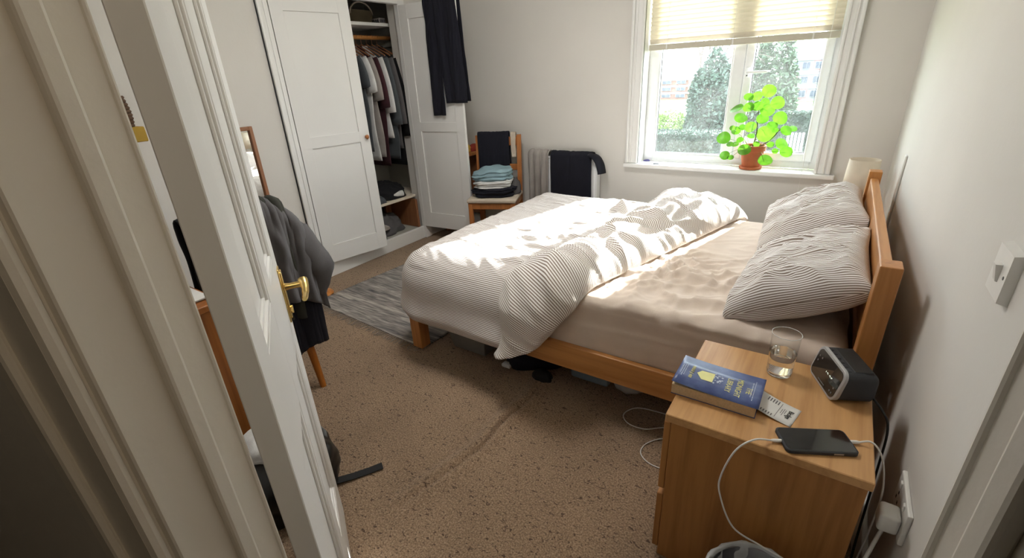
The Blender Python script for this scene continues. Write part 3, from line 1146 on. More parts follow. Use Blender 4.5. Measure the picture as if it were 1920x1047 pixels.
# ------------------------------------------------------------------ draped cloth
def drape_over(name, label, cat, top, wdir, ndir, width, front, back, gap, mat, seed=0, taper=0.0, waves=3, amp=0.010, hemf=None, solid=0.006, nu=40, nv=56, parent=None, shift=0.0, flare=0.0):
    """cloth hung over a rail: top = middle of the top edge, ndir = the side seen first"""
    top, wdir, ndir = Vector(top), Vector(wdir).normalized(), Vector(ndir).normalized()
    b = MB()
    rr = gap
    tot = front + back + PI * rr

    def fn(i, j):
        s = i / (nu - 1) - 0.5
        d = j / (nv - 1) * tot
        f_ = front
        if hemf:
            f_ = front * hemf(s)
            if d < front:
                d = front - f_ + d * f_ / front
        if d < front:
            h = front - d
            off = Vector((0, 0, -h - rr * 0)) + ndir * (rr + flare * h)
            dep = h
            nn = ndir
        elif d < front + PI * rr:
            a = (d - front) / rr
            off = ndir * (rr * math.cos(a)) + Vector((0, 0, rr * math.sin(a)))
            dep = 0
            nn = (ndir * math.cos(a) + Vector((0, 0, math.sin(a))))
        else:
            h = d - front - PI * rr
            off = Vector((0, 0, -h)) - ndir * rr
            dep = h
            nn = -ndir
        wv = amp * min(1, 0.25 + dep * 4) * (math.sin(s * waves * 2 * PI + seed + dep * 3) + 0.8 * nz(s * 7 + seed, dep * 5, seed)) + 0.6 * amp * ridge(s * 9 + seed, dep * 6 + s * 5, seed)
        w_ = width * (1 - taper * dep)
        p = top + wdir * (s * w_ + shift * dep) + off + nn * max(-rr * 0.7, wv)
        return p, (s * width, d)
    b.grid(nu, nv, fn)
    o = b.build(name, mat, parent=parent, loc=None if parent else top - Vector((0, 0, front)), smooth=True, solid=solid, offset=1.0)
    if label:
        tag(o, label, cat)
    return o


# navy joggers thrown over the open wardrobe door
rd = Vector((RXF[0][0], RXF[1][0], 0))
rn = Vector((RXF[0][1], RXF[1][1], 0))
top0 = RXF @ Vector((0.375, 0.013, 1.866))


def jog_hem(s):
    return 1.0 if s < 0.0 else (0.86 + 0.02 * s)


root = thing('jogging_trousers', 'navy jogging trousers slung over the open wardrobe door', 'clothing', (top0.x, top0.y, 1.05))
drape_over('front_leg', None, None, top0 - rd * 0.055, rd, -rn, 0.15, 0.80, 0.55, 0.020, M['navy'], 2, 0.25, 1.4, 0.008, parent=root, shift=-0.02)
drape_over('front_leg', None, None, top0 + rd * 0.065, rd, -rn, 0.19, 0.71, 0.70, 0.024, M['navy'], 5, 0.0, 1.5, 0.008, parent=root, shift=0.06)

# ------------------------------------------------------------------ bed frame
BX, BYN, BYF = -1.712, 1.476, 2.881
HX0, HX1, HZ = 0.155, 0.206, 0.831
bed = thing('bed_frame', 'pine double bed frame with a slatted headboard', 'bed', (-0.75, 2.18, 0))
for (x0, x1, zt_, nm) in ((BX, BX + 0.066, 0.295, 'leg'), (HX0, HX1, HZ, 'headboard_post')):
    for (y0, y1) in ((BYN, BYN + 0.066), (BYF - 0.066, BYF)):
        o_ = MB()
        o_.box((x0, y0, 0.0115 if nm == 'leg' and y0 < 2 else 0), (x1, y1, zt_), 0.003, 2)
        o_.build(nm, M['pine_z'], bed)
for y0 in (BYN + 0.008, BYF - 0.034):
    o_ = MB()
    o_.box((BX + 0.066, y0, 0.182), (HX0, y0 + 0.026, 0.295), 0.003, 2)
    o_.build('side_rail', M['pine'], bed)
o_ = MB()
o_.box((BX + 0.012, BYN + 0.066, 0.182), (BX + 0.038, BYF - 0.066, 0.295), 0.003, 2)
o_.build('foot_rail', M['pine_y'], bed)
for (z0, z1) in ((0.675, 0.80), (0.53, 0.625), (0.38, 0.48)):
    o_ = MB()
    o_.box((HX0 + 0.010, BYN + 0.066, z0), (HX1 - 0.010, BYF - 0.066, z1), 0.004, 2)
    o_.build('headboard_rail', M['pine_y'], bed)
for k in range(12):
    x = -1.60 + k * 0.148
    o_ = MB()
    o_.box((x, BYN + 0.034, 0.240), (x + 0.07, BYF - 0.034, 0.257))
    o_.build('slat', M['pine_y'], bed)
kn = MB()
kn.lathe([(0.008, 0), (0.008, -0.0015), (0, -0.0015)], ((HX0 + HX1) / 2, BYN, 0.745), 14, axis='y')
kn.build('bolt_cover', M['pine_z'], bed)

# mattress in a fitted sheet
MX0, MX1, MY0, MY1, MZ0, MZ1 = -1.665, 0.150, 1.515, 2.842, 0.258, 0.52


def rbox_surface(a, b, c, d, z0, z1, r):
    """cloth coordinates over a rounded slab -> point, normal"""
    def fn(p, q):
        cx, cyy = clamp(p, a + r, b - r), clamp(q, c + r, d - r)
        dx, dy = p - cx, q - cyy
        L = max(abs(dx), abs(dy))
        if L < 1e-9:
            return Vector((p, q, z1)), Vector((0, 0, 1)), 0
        h = math.hypot(dx, dy)
        ux, uy = dx / h, dy / h
        if L < r * PI / 2:
            t = L / r
            return Vector((cx + ux * r * math.sin(t), cyy + uy * r * math.sin(t), z1 - r * (1 - math.cos(t)))), Vector((ux * math.sin(t), uy * math.sin(t), math.cos(t))), L
        return Vector((cx + ux * r, cyy + uy * r, z1 - r - (L - r * PI / 2))), Vector((ux, uy, 0)), L
    return fn


msf = rbox_surface(MX0, MX1, MY0, MY1, MZ0, MZ1, 0.045)
mr = 0.045
drop = (MZ1 - MZ0 - mr) + mr * PI / 2
nu, nv = 250, 190


def mat_fn(i, j):
    p = lerp(MX0 + mr - drop, MX1 - mr + drop, i / (nu - 1))
    q = lerp(MY0 + mr - drop, MY1 - mr + drop, j / (nv - 1))
    P, Nn, L = msf(p, q)
    if L < mr * 1.2:
        a = 0.55
        u, w = p * math.cos(a) + q * math.sin(a), -p * math.sin(a) + q * math.cos(a)
        zone = math.exp(-(((p + 0.42) / 0.30) ** 2 + ((q - 1.85) / 0.30) ** 2))
        h = 0.0075 * max(0, ridge(u * 2.6, w * 9 + nz(u * 3, w * 3), 1.0)) ** 3 + 0.0055 * max(0, ridge(u * 5, w * 14, 4.2)) ** 3
        h *= 0.55 + 1.3 * zone
        h += zone * (0.026 * max(0, ridge(p * 7 + nz(p * 6, q * 6) * 1.2, q * 6, 2.0)) ** 3 + 0.011 * max(0, ridge(p * 15, q * 14, 7.0)) ** 2)
        h += 0.006 * math.exp(-((q - MY0) / 0.05) ** 2) * max(0, ridge(p * 6, 0, 3)) ** 4 * sstep(-0.75, -0.5, p)
    else:
        t = L
        h = 0.005 * nz(p * 1.2 + 3, q * 1.2, t * 14) + 0.004 * ridge(p * 0.9 + q * 0.9, t * 17 + 0.25 * p * 3, 9) ** 2
        h += 0.004 * nz(p * 9, q * 9, t * 3)
    P = P + Nn * h
    P.z = max(P.z, MZ0)
    return P, (p, q)


b = MB()
b.grid(nu, nv, mat_fn)
b.add([(MX0 + 0.02, MY0 + 0.02, MZ0), (MX1 - 0.02, MY0 + 0.02, MZ0), (MX1 - 0.02, MY1 - 0.02, MZ0), (MX0 + 0.02, MY1 - 0.02, MZ0)], [(0, 3, 2, 1)])
tag(b.build('mattress', M['sheet'], loc=(-0.75, 2.18, MZ0), smooth=True), 'mattress in a creased beige fitted sheet on the pine bed', 'mattress')

# ------------------------------------------------------------------ duvet
XI, YI, YFR, RD = -1.60, 1.605, 2.80, 0.150
ZT = 0.523


def dv_base(p, q):
    cx, cyy = max(p, XI), clamp(q, YI, YFR)
    dx, dy = p - cx, q - cyy
    L = max(abs(dx), abs(dy))
    if L < 1e-9:
        return Vector((p, q, ZT)), Vector((0, 0, 1)), 0.0
    h = math.hypot(dx, dy)
    ux, uy = dx / h, dy / h
    if L < RD * PI / 2:
        t = L / RD
        return Vector((cx + ux * RD * math.sin(t), cyy + uy * RD * math.sin(t), ZT - RD * (1 - math.cos(t)))), Vector((ux * math.sin(t), uy * math.sin(t), math.cos(t))), L
    e = L - RD * PI / 2
    rr = RD + 0.028 * math.sin(min(1.0, e / 0.2) * PI * 0.75) ** 2
    return Vector((cx + ux * rr, cyy + uy * rr, ZT - RD - e)), Vector((ux, uy, 0.0)), L


HEM = 0.385


def contact(q):
    if q < 1.47:
        return -0.752 - 0.72 * (1.47 - q)
    return -0.752 + 0.27 * (q - 1.47)


def roll_w(q):
    return 0.185 + 0.035 * sstep(1.9, 2.7, q) - 0.105 * sstep(1.52, 1.24, q)


def roll_h(q):
    return 0.098 + 0.012 * math.sin(q * 8) + 0.035 * sstep(2.05, 2.7, q) - 0.02 * sstep(1.55, 1.30, q)


N1, N2, NQ = 170, 90, 230
PH0, PH1 = R_(-72), R_(128)


def duv_fn(i, j):
    bq = j / (NQ - 1)
    if i < N1:
        hem = HEM
    else:
        hem = lerp(HEM, 0.30, sstep(N1, N1 + N2 - 1, i))
    q0, q1 = YI - hem, YFR + 0.26
    q = lerp(q0, q1, bq)
    w, ax = roll_w(q), contact(q) - roll_w(q) * 0.92
    p_start = ax + w * math.sin(PH0)
    if i < N1:
        f = i / N1
        p = lerp(XI - HEM, p_start, f)
        P, Nn, L = dv_base(p, q)
        near = sstep(0.30, 0.0, p_start - p)
        puff = 0.036 + 0.012 * nz(p * 3.1, q * 3.1, 1.5)
        a = 0.25
        u, v_ = p * math.cos(a) - q * math.sin(a), p * math.sin(a) + q * math.cos(a)
        if L < 0.12:
            fade = 1 - L / 0.12 * 0.7
            wr_ = 0.0085 * ridge(u * 3.0 + 0.8 * nz(p * 2, q * 2), v_ * 13, 2.2) ** 2 + 0.0055 * ridge(u * 6, v_ * 20, 5.1) ** 2
            wr_ += near * (0.020 * max(0, ridge(p * 5 + nz(p * 4, q * 4, 3), q * 5.5, 8.8)) ** 2 + 0.012 * nz(p * 8, q * 8, 2))
            wr_ += 0.016 * math.exp(-(((p + 1.28) / 0.14) ** 2 + ((q - 1.95) / 0.18) ** 2)) * ridge(p * 7, q * 8 + p * 4, 1.1)
            wr_ *= fade
        else:
            wr_ = 0.010 * nz(p * 2.6, q * 2.6, 4.0) + 0.004 * nz(p * 9, q * 9, 6.0)
            wr_ += 0.010 * sstep(0.2, 0.42, L) * math.sin(p * 13 + q * 13 + nz(p * 4, q * 4) * 2)
        edge = sstep(HEM, HEM - 0.05, L)
        off = (puff + wr_) * (0.25 + 0.75 * edge)
        tent = 0.055 * max(0.0, 1 - math.hypot((p + 1.0) / 0.07, (q - 2.62) / 0.10))
        return P + Nn * (off + tent), (q, p)
    f = (i - N1) / (N2 - 1)
    ph = lerp(PH0, PH1, f)
    H = roll_h(q)
    p = ax + w * math.sin(ph)
    P, Nn, L = dv_base(p, q)
    off = 0.036 + 0.012 * nz(p_start * 3.1, q * 3.1, 1.5) * sstep(0.2, 0, f) + H * (math.cos(ph) - math.cos(PH0))
    env = math.sin(PI * clamp(f * 1.05)) ** 0.6 if f < 0.95 else 0.0
    tw = q + 0.35 * (p - ax)
    lump = 0.030 * nz(p * 5.5, q * 4.2, 11.0) + 0.026 * ridge(p * 2.4 + 1.2 * nz(q * 3, p * 3), tw * 6.0, 3.3) ** 3 + 0.012 * ridge(p * 4 + q * 3, tw * 13, 7.7) ** 2 + 0.005 * ridge(p * 9, tw * 26, 1.7)
    lump -= 0.026 * math.exp(-((f - 0.42 - 0.10 * math.sin(q * 6)) / 0.05) ** 2) * sstep(1.75, 2.1, q)
    bunch = 0.055 * math.exp(-(((q - 2.70) / 0.12) ** 2 + ((p + 0.77) / 0.12) ** 2)) + 0.02 * math.exp(-(((q - 2.55) / 0.14) ** 2 + ((p + 0.50) / 0.10) ** 2))
    calm = 1 - 0.55 * sstep(2.3, 2.6, q)
    flap = 0.030 * sstep(-0.012, 0.012, q - (1.98 + 0.62 * f + 0.03 * math.sin(f * 9))) * sstep(2.95, 2.6, q)
    off = off + env * (lump * calm + bunch + flap)
    off = max(off, 0.004 + 0.02 * sstep(1.0, 0.7, f))
    if L > 0.25:
        off = max(off, 0.012)
    s_ax = q * 1.0 + 0.30 * (ph - PH0) * w
    return P + Nn * off, (lerp(q, s_ax, sstep(0.0, 0.08, f)), p)


b = MB()
b.grid(N1 + N2, NQ, duv_fn)
tag(b.build('duvet', M['stripe'], loc=(-1.2, 2.1, 0.2), smooth=True, solid=0.012, offset=-1.0), 'grey and white striped duvet thrown back across the foot of the bed', 'duvet')


# ------------------------------------------------------------------ pillows
def pillow(name, label, c, sx, sy, T, tilt, yaw, seed, crease_=None):
    n = 84
    rotm = Matrix.Rotation(yaw, 4, 'Z') @ Matrix.Rotation(-tilt, 4, 'Y')
    b = MB()

    def surf(i, j, sgn, flat=False):
        u, v = -1 + 2 * i / (n - 1), -1 + 2 * j / (n - 1)
        e = (1 - abs(u) ** 2.4) * (1 - abs(v) ** 2.8)
        t = T / 2 * max(0, e) ** 0.36
        x = sx / 2 * u * (1 - 0.05 * (1 - abs(v)) + 0.03 * abs(v) ** 4)
        y = sy / 2 * v * (1 - 0.04 * (1 - abs(u)) + 0.03 * abs(u) ** 4)
        ed = min(1 - abs(u), 1 - abs(v))
        wr_ = 0.015 * ridge(u * 1.1 + seed, v * 4 + 0.8 * nz(u * 2, v * 2, seed), seed) ** 2 + 0.007 * ridge(u * 2.2, v * 8, seed + 4) ** 2 + 0.014 * nz(u * 2, v * 2, seed + 9)
        wr_ += 0.008 * ridge(math.atan2(v, u) * 3, ed * 3, seed) * sstep(0.5, 0.05, ed)
        cr = 0.0
        if crease_:
            cr = -crease_[1] * math.exp(-((v - crease_[0] - 0.12 * u) / 0.09) ** 2) * sstep(1.0, 0.6, abs(u))
        if flat:
            wr_ = cr = 0.0
        z = sgn * t + (wr_ * min(1, ed * 5) + cr) * (1 if sgn > 0 else 0.2)
        p = rotm @ Vector((x, y, z))
        p = p + Vector(c)
        p.z = max(p.z, 0.534)
        p.x = min(p.x, 0.162)
        return p

    def arc_uv(pts, sgn, edge):
        out = {}
        for i in range(n):
            acc, run = [0.0], 0.0
            for j in range(1, n):
                run += (pts[(i, j)] - pts[(i, j - 1)]).length
                acc.append(run)
            mid = acc[n // 2]
            for j in range(n):
                out[(i, j)] = acc[j] - mid
        return out
    top = {(i, j): surf(i, j, 1) for i in range(n) for j in range(n)}
    bot = {(i, j): surf(n - 1 - i, j, -1) for i in range(n) for j in range(n)}
    ut = arc_uv({(i, j): surf(i, j, 1, True) for i in range(n) for j in range(n)}, 1, 0)
    ub = arc_uv({(i, j): surf(n - 1 - i, j, -1, True) for i in range(n) for j in range(n)}, -1, 0)
    b.grid(n, n, lambda i, j: (top[(i, j)], (ut[(i, j)], i / n)))
    k = len(b.v)
    b2 = MB()
    b2.grid(n, n, lambda i, j: (bot[(i, j)], (ub[(i, j)], i / n)))
    uv2 = [b2.uv[q] for q in range(len(b2.v))]
    b.add(b2.v, b2.f, uv2)
    o = b.build(name, M['stripe2'], loc=(c[0], c[1], 0.53), smooth=True)
    md = o.modifiers.new('weld', 'WELD')
    md.merge_threshold = 0.0006
    return tag(o, label, 'pillow', 'striped pillows at the headboard')


pillow('pillow', 'striped pillow at the near side of the bed behind the water glass', (-0.012, 1.855, 0.632), 0.42, 0.58, 0.20, R_(26), -0.04, 1.0, (0.40, 0.035))
pillow('pillow', 'striped pillow at the window side of the bed', (-0.030, 2.525, 0.640), 0.42, 0.60, 0.22, R_(25), 0.06, 6.0, (-0.45, 0.012))

# ------------------------------------------------------------------ bedside cabinet and what stands on it
NX0, NX1, NY0, NY1, NZ = -0.235, 0.199, 0.988, 1.403, 0.529
ns = thing('bedside_cabinet', 'oak bedside cabinet with two drawers near the doorway', 'cabinet', (-0.02, 1.2, 0))
o_ = MB()
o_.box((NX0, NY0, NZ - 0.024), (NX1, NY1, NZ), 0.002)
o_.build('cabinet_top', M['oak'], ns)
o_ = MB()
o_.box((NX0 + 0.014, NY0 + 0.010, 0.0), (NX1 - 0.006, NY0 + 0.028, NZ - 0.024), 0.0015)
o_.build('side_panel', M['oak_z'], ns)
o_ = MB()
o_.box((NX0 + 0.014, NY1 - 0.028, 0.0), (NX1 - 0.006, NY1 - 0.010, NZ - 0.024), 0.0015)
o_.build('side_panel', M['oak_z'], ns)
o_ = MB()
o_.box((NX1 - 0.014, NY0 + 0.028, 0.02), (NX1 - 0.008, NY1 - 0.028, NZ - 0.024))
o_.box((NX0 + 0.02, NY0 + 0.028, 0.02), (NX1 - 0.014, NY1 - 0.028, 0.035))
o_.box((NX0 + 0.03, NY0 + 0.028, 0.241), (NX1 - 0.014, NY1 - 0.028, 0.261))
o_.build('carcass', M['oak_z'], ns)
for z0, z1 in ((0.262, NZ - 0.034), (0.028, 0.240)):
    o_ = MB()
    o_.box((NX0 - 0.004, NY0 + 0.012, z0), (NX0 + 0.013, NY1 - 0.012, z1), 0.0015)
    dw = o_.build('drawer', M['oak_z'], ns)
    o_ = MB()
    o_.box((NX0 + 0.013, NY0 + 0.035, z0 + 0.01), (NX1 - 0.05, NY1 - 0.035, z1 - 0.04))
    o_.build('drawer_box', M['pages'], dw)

# book
BKZ = NZ
bko = thing('book', 'blue paperback book lying on the bedside cabinet', 'book', (-0.142, 1.148, BKZ))
by0, by1 = 1.079, 1.216
bx0, bx1 = -0.249, -0.044
TH = 0.031
o_ = MB()


o_.box((bx0, by0 + 0.001, BKZ + 0.0012), (bx1, by1 - 0.002, BKZ + TH - 0.001), 0.0008)
o_.build('page_block', M['pages'], bko)


def mat_cover():
    mt, nt, b = new_mat('blue_book_cover')
    n1 = N(nt, 'ShaderNodeTexNoise', i_Scale=22.0, i_Detail=5.0)
    nt.links.new(tex_vec(nt), n1.inputs['Vector'])
    cc = ramp(nt, n1.outputs[0], [(0.35, srgb(58, 72, 124)), (0.62, srgb(86, 102, 152)), (0.75, srgb(108, 124, 168))])
    nt.links.new(cc, b.inputs['Base Color'])
    b.inputs['Roughness'].default_value = 0.35
    return mt


def cov_z(x):
    t = clamp((x - bx0) / (bx1 - bx0))
    return BKZ + TH + 0.010 * (1 - t) ** 2.5 + 0.0002


cv = MB()
cv.grid(24, 4, lambda i, j: ((lerp(bx0 - 0.001, bx1 + 0.006, i / 23), lerp(by0 - 0.002, by1 + 0.001, j / 3), cov_z(lerp(bx0, bx1, i / 23))), (0, 0)))
mcv = mat_cover()
cvo = cv.build('cover', mcv, bko, smooth=True, solid=0.0006, offset=1.0)
o_ = MB()
o_.box((bx0, by0, BKZ), (bx1 + 0.002, by1, BKZ + 0.0012))
o_.build('back_cover', mcv, bko)
o_ = MB()
o_.box((bx0, by1 - 0.002, BKZ + 0.0005), (bx1 + 0.002, by1, BKZ + TH))
o_.build('spine', mcv, bko)


def cover_xf(x, y, dz=0.0011):
    return frame_xf((x, y, cov_z(x) + dz), (0, -1, 0), (1, 0, -0.02))


ym = (by0 + by1) / 2
for txt, x, sz in (('THE', -0.0755, 0.020), ('MIDNIGHT', -0.1005, 0.0205), ('LIBRARY', -0.1245, 0.0205)):
    text_mesh('title_lettering', txt, sz, cover_xf(x, ym - 0.006), M['yellowprint'], cvo, sx=0.82)
text_mesh('author_lettering', 'NNUUR JE 4007', 0.0125, cover_xf(-0.218, ym, 0.0016), M['yellowprint'], cvo, sx=0.72)
o_ = MB()
for k, (x, w) in enumerate(((-0.058, 0.088), (-0.0635, 0.060), (-0.231, 0.050), (-0.236, 0.062), (-0.241, 0.040))):
    y = ym - w / 2
    while y < ym + w / 2:
        l = random.uniform(0.003, 0.008)
        o_.box((x - 0.0009, y, cov_z(x) + 0.0010), (x + 0.0009, y + l, cov_z(x) + 0.0013))
        y += l + 0.0018
o_.build('small_print', M['whiteprint'], cvo)['kind'] = 'stuff'
# the pale book block on the cover: a lit hexagonal slab breaking up into drops
o_ = MB()
z = cov_z(-0.18) + 0.0013
o_.add([(-0.202, ym + 0.004, cov_z(-0.202) + 0.0013), (-0.192, ym + 0.021, cov_z(-0.192) + 0.0013), (-0.158, ym + 0.024, z - 0.001), (-0.158, ym - 0.018, z - 0.001), (-0.186, ym - 0.019, cov_z(-0.186) + 0.0013)], [(0, 4, 3, 2, 1)])
o_.build('emblem', M['yellowprint'], cvo)
o_ = MB()
random.seed(3)
for k in range(34):
    x = -0.160 + random.random() ** 1.3 * 0.024
    y = ym + 0.003 + random.uniform(-0.024, 0.024) * (1 - (x + 0.160) * 12)
    r = random.uniform(0.0012, 0.0028)
    zz = cov_z(x) + 0.0012 + k * 0.00001
    o_.add([(x + r * math.cos(a), y + r * math.sin(a), zz) for a in [k2 * PI / 3 for k2 in range(6)]], [(0, 1, 2, 3, 4, 5)])
o_.build('emblem_drops', M['whiteprint'], cvo)['kind'] = 'stuff'

# receipt used as a bookmark
rc = thing('receipt', 'white till receipt sticking out of the blue book', 'receipt', (0.0, 1.14, NZ))
R0, R1 = Vector((-0.058, 1.150, NZ + 0.020)), Vector((0.043, 1.127, NZ + 0.003))
rdx = (R1 - R0)
rdx.z = 0
rl = rdx.length
rdx.normalize()
rdy = Vector((-rdx.y, rdx.x, 0))


def rec_p(s, t):
    z = NZ + 0.0012 + 0.018 * (1 - s) ** 2 * (1 - 0.3 * s) + 0.004 * math.sin(s * PI) * 0.4
    return Vector((R0.x, R0.y, 0)) + rdx * (s * rl) + rdy * (t * 0.040) + Vector((0, 0, z))


o_ = MB()
o_.grid(18, 5, lambda i, j: (rec_p(i / 17, j / 2 - 1), (0, 0)))
o_.build('paper_strip', M['paper'], rc, smooth=True, solid=0.0003, offset=-1.0)
o_ = MB()
for k, s in enumerate((0.28, 0.34, 0.40, 0.46, 0.52)):
    for t0, t1 in ((-0.85, -0.62), (0.45, 0.85)):
        a, b_, c_, d = rec_p(s, t0), rec_p(s, t1), rec_p(s + 0.025, t1), rec_p(s + 0.025, t0)
        o_.add([q + Vector((0, 0, 0.0004)) for q in (a, b_, c_, d)], [(0, 3, 2, 1)])
for s, t0, t1 in ((0.60, -0.8, 0.8), (0.66, -0.2, 0.3), (0.70, -0.35, 0.4), (0.74, -0.1, 0.35)):
    a, b_, c_, d = rec_p(s, t0), rec_p(s, t1), rec_p(s + 0.012, t1), rec_p(s + 0.012, t0)
    o_.add([q + Vector((0, 0, 0.0004)) for q in (a, b_, c_, d)], [(0, 3, 2, 1)])
o_.build('printed_lines', M['inkgrey'], rc)['kind'] = 'stuff'
text_mesh('shop_lettering', 'Bicdge', 0.017, frame_xf(rec_p(0.80, 0) + Vector((0, 0, 0.0008)), -rdy, rdx), M['ink'], rc, sx=0.8)

# tumbler of water
gx, gy = -0.016, 1.318
gl = thing('glass_tumbler', 'clear tumbler half full of water on the bedside cabinet', 'glass', (gx, gy, NZ))
o_ = MB()
o_.lathe([(0.0322, 0.006), (0.0325, 0.02), (0.0345, 0.07), (0.0365, 0.129)], (gx, gy, NZ), 48, False, False)
o_.build('glass_wall', M['thin'], gl, smooth=True)
o_ = MB()
o_.tube([(gx + 0.0365 * math.cos(a), gy + 0.0365 * math.sin(a), NZ + 0.1292) for a in [k * 2 * PI / 48 for k in range(49)]], 0.0007, 6, cap=False)
o_.build('rim', M['rim_highlight'], gl, smooth=True)
o_ = MB()
o_.lathe([(0.0, 0.0005), (0.029, 0.0005), (0.0316, 0.003), (0.0321, 0.012), (0.0, 0.0125)], (gx, gy, NZ), 40, False, False)
o_.build('glass_base', M['tumbler'], gl, smooth=True, angle=50)
o_ = MB()
o_.lathe([(0.0, 0.0135), (0.0316, 0.0135), (0.0320, 0.02), (0.0342, 0.070), (0.0, 0.070)], (gx, gy, NZ), 40, False, False)
o_.build('water', M['water'], gl, smooth=True, angle=40)

# alarm clock
A_, B_ = Vector((0.052, 1.376, NZ)), Vector((0.112, 1.236, NZ))
cex = (B_ - A_).normalized()
cey = Vector((-cex.y, cex.x, 0))
CW, CD, CH = (B_ - A_).length, 0.098, 0.088
CXF = Matrix((cex, cey, Vector((0, 0, 1)))).transposed().to_4x4()
CXF.translation = A_
ck = thing('alarm_clock', 'black alarm clock radio with a silver rimmed face', 'clock', A_ + cex * CW / 2 + cey * CD / 2)


def lean(mb, k=0.22):
    inv = CXF.inverted()
    for q, v in enumerate(mb.v):
        l = inv @ v
        l.y += k * l.z * max(0, 1 - l.y / 0.06)
        mb.v[q] = CXF @ l
    return mb


def rrect(w, h, r, n=6, x0=0.0, z0=0.0):
    pts = []
    for cx, cz, a0 in ((w - r, h - r, 0), (r, h - r, PI / 2), (r, r, PI), (w - r, r, 1.5 * PI)):
        for k in range(n + 1):
            a = a0 + PI / 2 * k / n
            pts.append((x0 + cx + r * math.cos(a), z0 + cz + r * math.sin(a)))
    return pts


def rr_loft(mb, secs):
    """secs: list of (y, outline) joined one to the next, closed at both ends"""
    n = len(secs[0][1])
    k = 0
    vs, fs = [], []
    for y, pts in secs:
        vs += [(p[0], y, p[1]) for p in pts]
    for i in range(len(secs) - 1):
        for q in range(n):
            fs.append((i * n + q, (i + 1) * n + q, (i + 1) * n + (q + 1) % n, i * n + (q + 1) % n))
    fs.append(tuple(range(n)))
    fs.append(tuple(reversed(range((len(secs) - 1) * n, len(secs) * n))))
    return mb.add(vs, fs)


o_ = MB(CXF)
rr_loft(o_, [(0.012, rrect(CW - 0.002, CH - 0.006, 0.018, 6, 0.001, 0.004)), (0.06, rrect(CW - 0.004, CH - 0.006, 0.018, 6, 0.002, 0.004)), (CD - 0.008, rrect(CW - 0.006, CH - 0.010, 0.018, 6, 0.003, 0.004)), (CD, rrect(CW - 0.018, CH - 0.022, 0.014, 6, 0.009, 0.010))])
lean(o_).build('case', M['rubber_b'], ck, smooth=True, angle=40)
o_ = MB(CXF)
rr_loft(o_, [(0.0, rrect(CW - 0.004, CH - 0.002, 0.020, 6, 0.002, 0.002)), (0.002, rrect(CW, CH, 0.022, 6, 0, 0.001)), (0.011, rrect(CW, CH, 0.022, 6, 0, 0.001)), (0.0125, rrect(CW - 0.003, CH - 0.003, 0.020, 6, 0.0015, 0.0025))])
lean(o_).build('bezel', M['silver'], ck, smooth=True, angle=40)
o_ = MB(CXF)
rr_loft(o_, [(-0.0015, rrect(CW - 0.016, CH - 0.014, 0.015, 6, 0.008, 0.008)), (0.004, rrect(CW - 0.014, CH - 0.012, 0.016, 6, 0.007, 0.007))])
sco = lean(o_).build('display', M['screen'], ck, smooth=True, angle=40)
dxf = CXF @ Matrix.Translation((CW * 0.60, -0.0022 + 0.22 * 0.04, 0.034)) @ Matrix.Rotation(PI / 2 - 0.0, 4, 'X') @ Matrix.Rotation(-0.21, 4, 'X')
text_mesh('digits', '12:25', 0.022, dxf, M['led'], sco, sx=0.85)
o_ = MB(CXF)
for (x, z) in ((0.02, 0.062), (0.035, 0.062), (0.02, 0.048), (CW - 0.02, 0.034), (CW - 0.02, 0.02), (CW - 0.03, 0.02)):
    o_.box((x - 0.0022, -0.0022, z - 0.0022), (x + 0.0022, -0.001, z + 0.0022))
o_.box((CW * 0.38, -0.0022, 0.0135), (CW * 0.62, -0.001, 0.016))
lean(o_).build('face_marks', M['inkgrey'], sco)['kind'] = 'stuff'
o_ = MB(CXF)
o_.box((0.018, 0.044, CH - 0.004), (CW - 0.018, 0.088, CH - 0.0005), 0.002)
o_.build('snooze_bar', M['plastic_b'], ck)
for k in range(6):
    o_ = MB(CXF)
    x = 0.020 + k * (CW - 0.052) / 5
    o_.box((x, 0.028, CH - 0.004), (x + 0.013, 0.038, CH + 0.0002), 0.0018, 2)
    o_.build('button', M['rubber_b'], ck)
o_ = MB()
o_.tube(smooth_path([CXF @ Vector((CW * 0.8, CD - 0.005, 0.02)), Vector((0.215, 1.26, NZ + 0.008)), Vector((0.235, 1.24, NZ - 0.03)), Vector((0.240, 1.23, 0.38)), Vector((0.242, 1.20, 0.15)), Vector((0.245, 1.17, 0.012))], 6), 0.0028, 8)
tag(o_.build('clock_cable', M['plastic_b'], smooth=True), 'black cable running down behind the alarm clock', 'cable')

# phone
pc = Vector((0.087, 1.059, NZ))
pex = Vector((0.133, 0.0665, 0)).normalized()
pey = Vector((-pex.y, pex.x, 0))
PXF = Matrix((pex, pey, Vector((0, 0, 1)))).transposed().to_4x4()
PXF.translation = pc
ph = thing('phone', 'black smartphone in a dark case on the bedside cabinet', 'phone', pc)


def slab(mb, w, h, r, z0, z1, e=0.0015):
    o1 = rrect(w, h, r, 6, -w / 2, -h / 2)
    o2 = rrect(w - 2 * e, h - 2 * e, r - e, 6, -w / 2 + e, -h / 2 + e)
    n = len(o1)
    secs = [(z0, o2), (z0 + e, o1), (z1 - e, o1), (z1, o2)]
    vs, fs = [], []
    for z, pts in secs:
        vs += [(p[0], p[1], z) for p in pts]
    for i in range(3):
        for q in range(n):
            fs.append((i * n + q, i * n + (q + 1) % n, (i + 1) * n + (q + 1) % n, (i + 1) * n + q))
    fs.append(tuple(reversed(range(n))))
    fs.append(tuple(range(3 * n, 4 * n)))
    return mb.add(vs, fs)


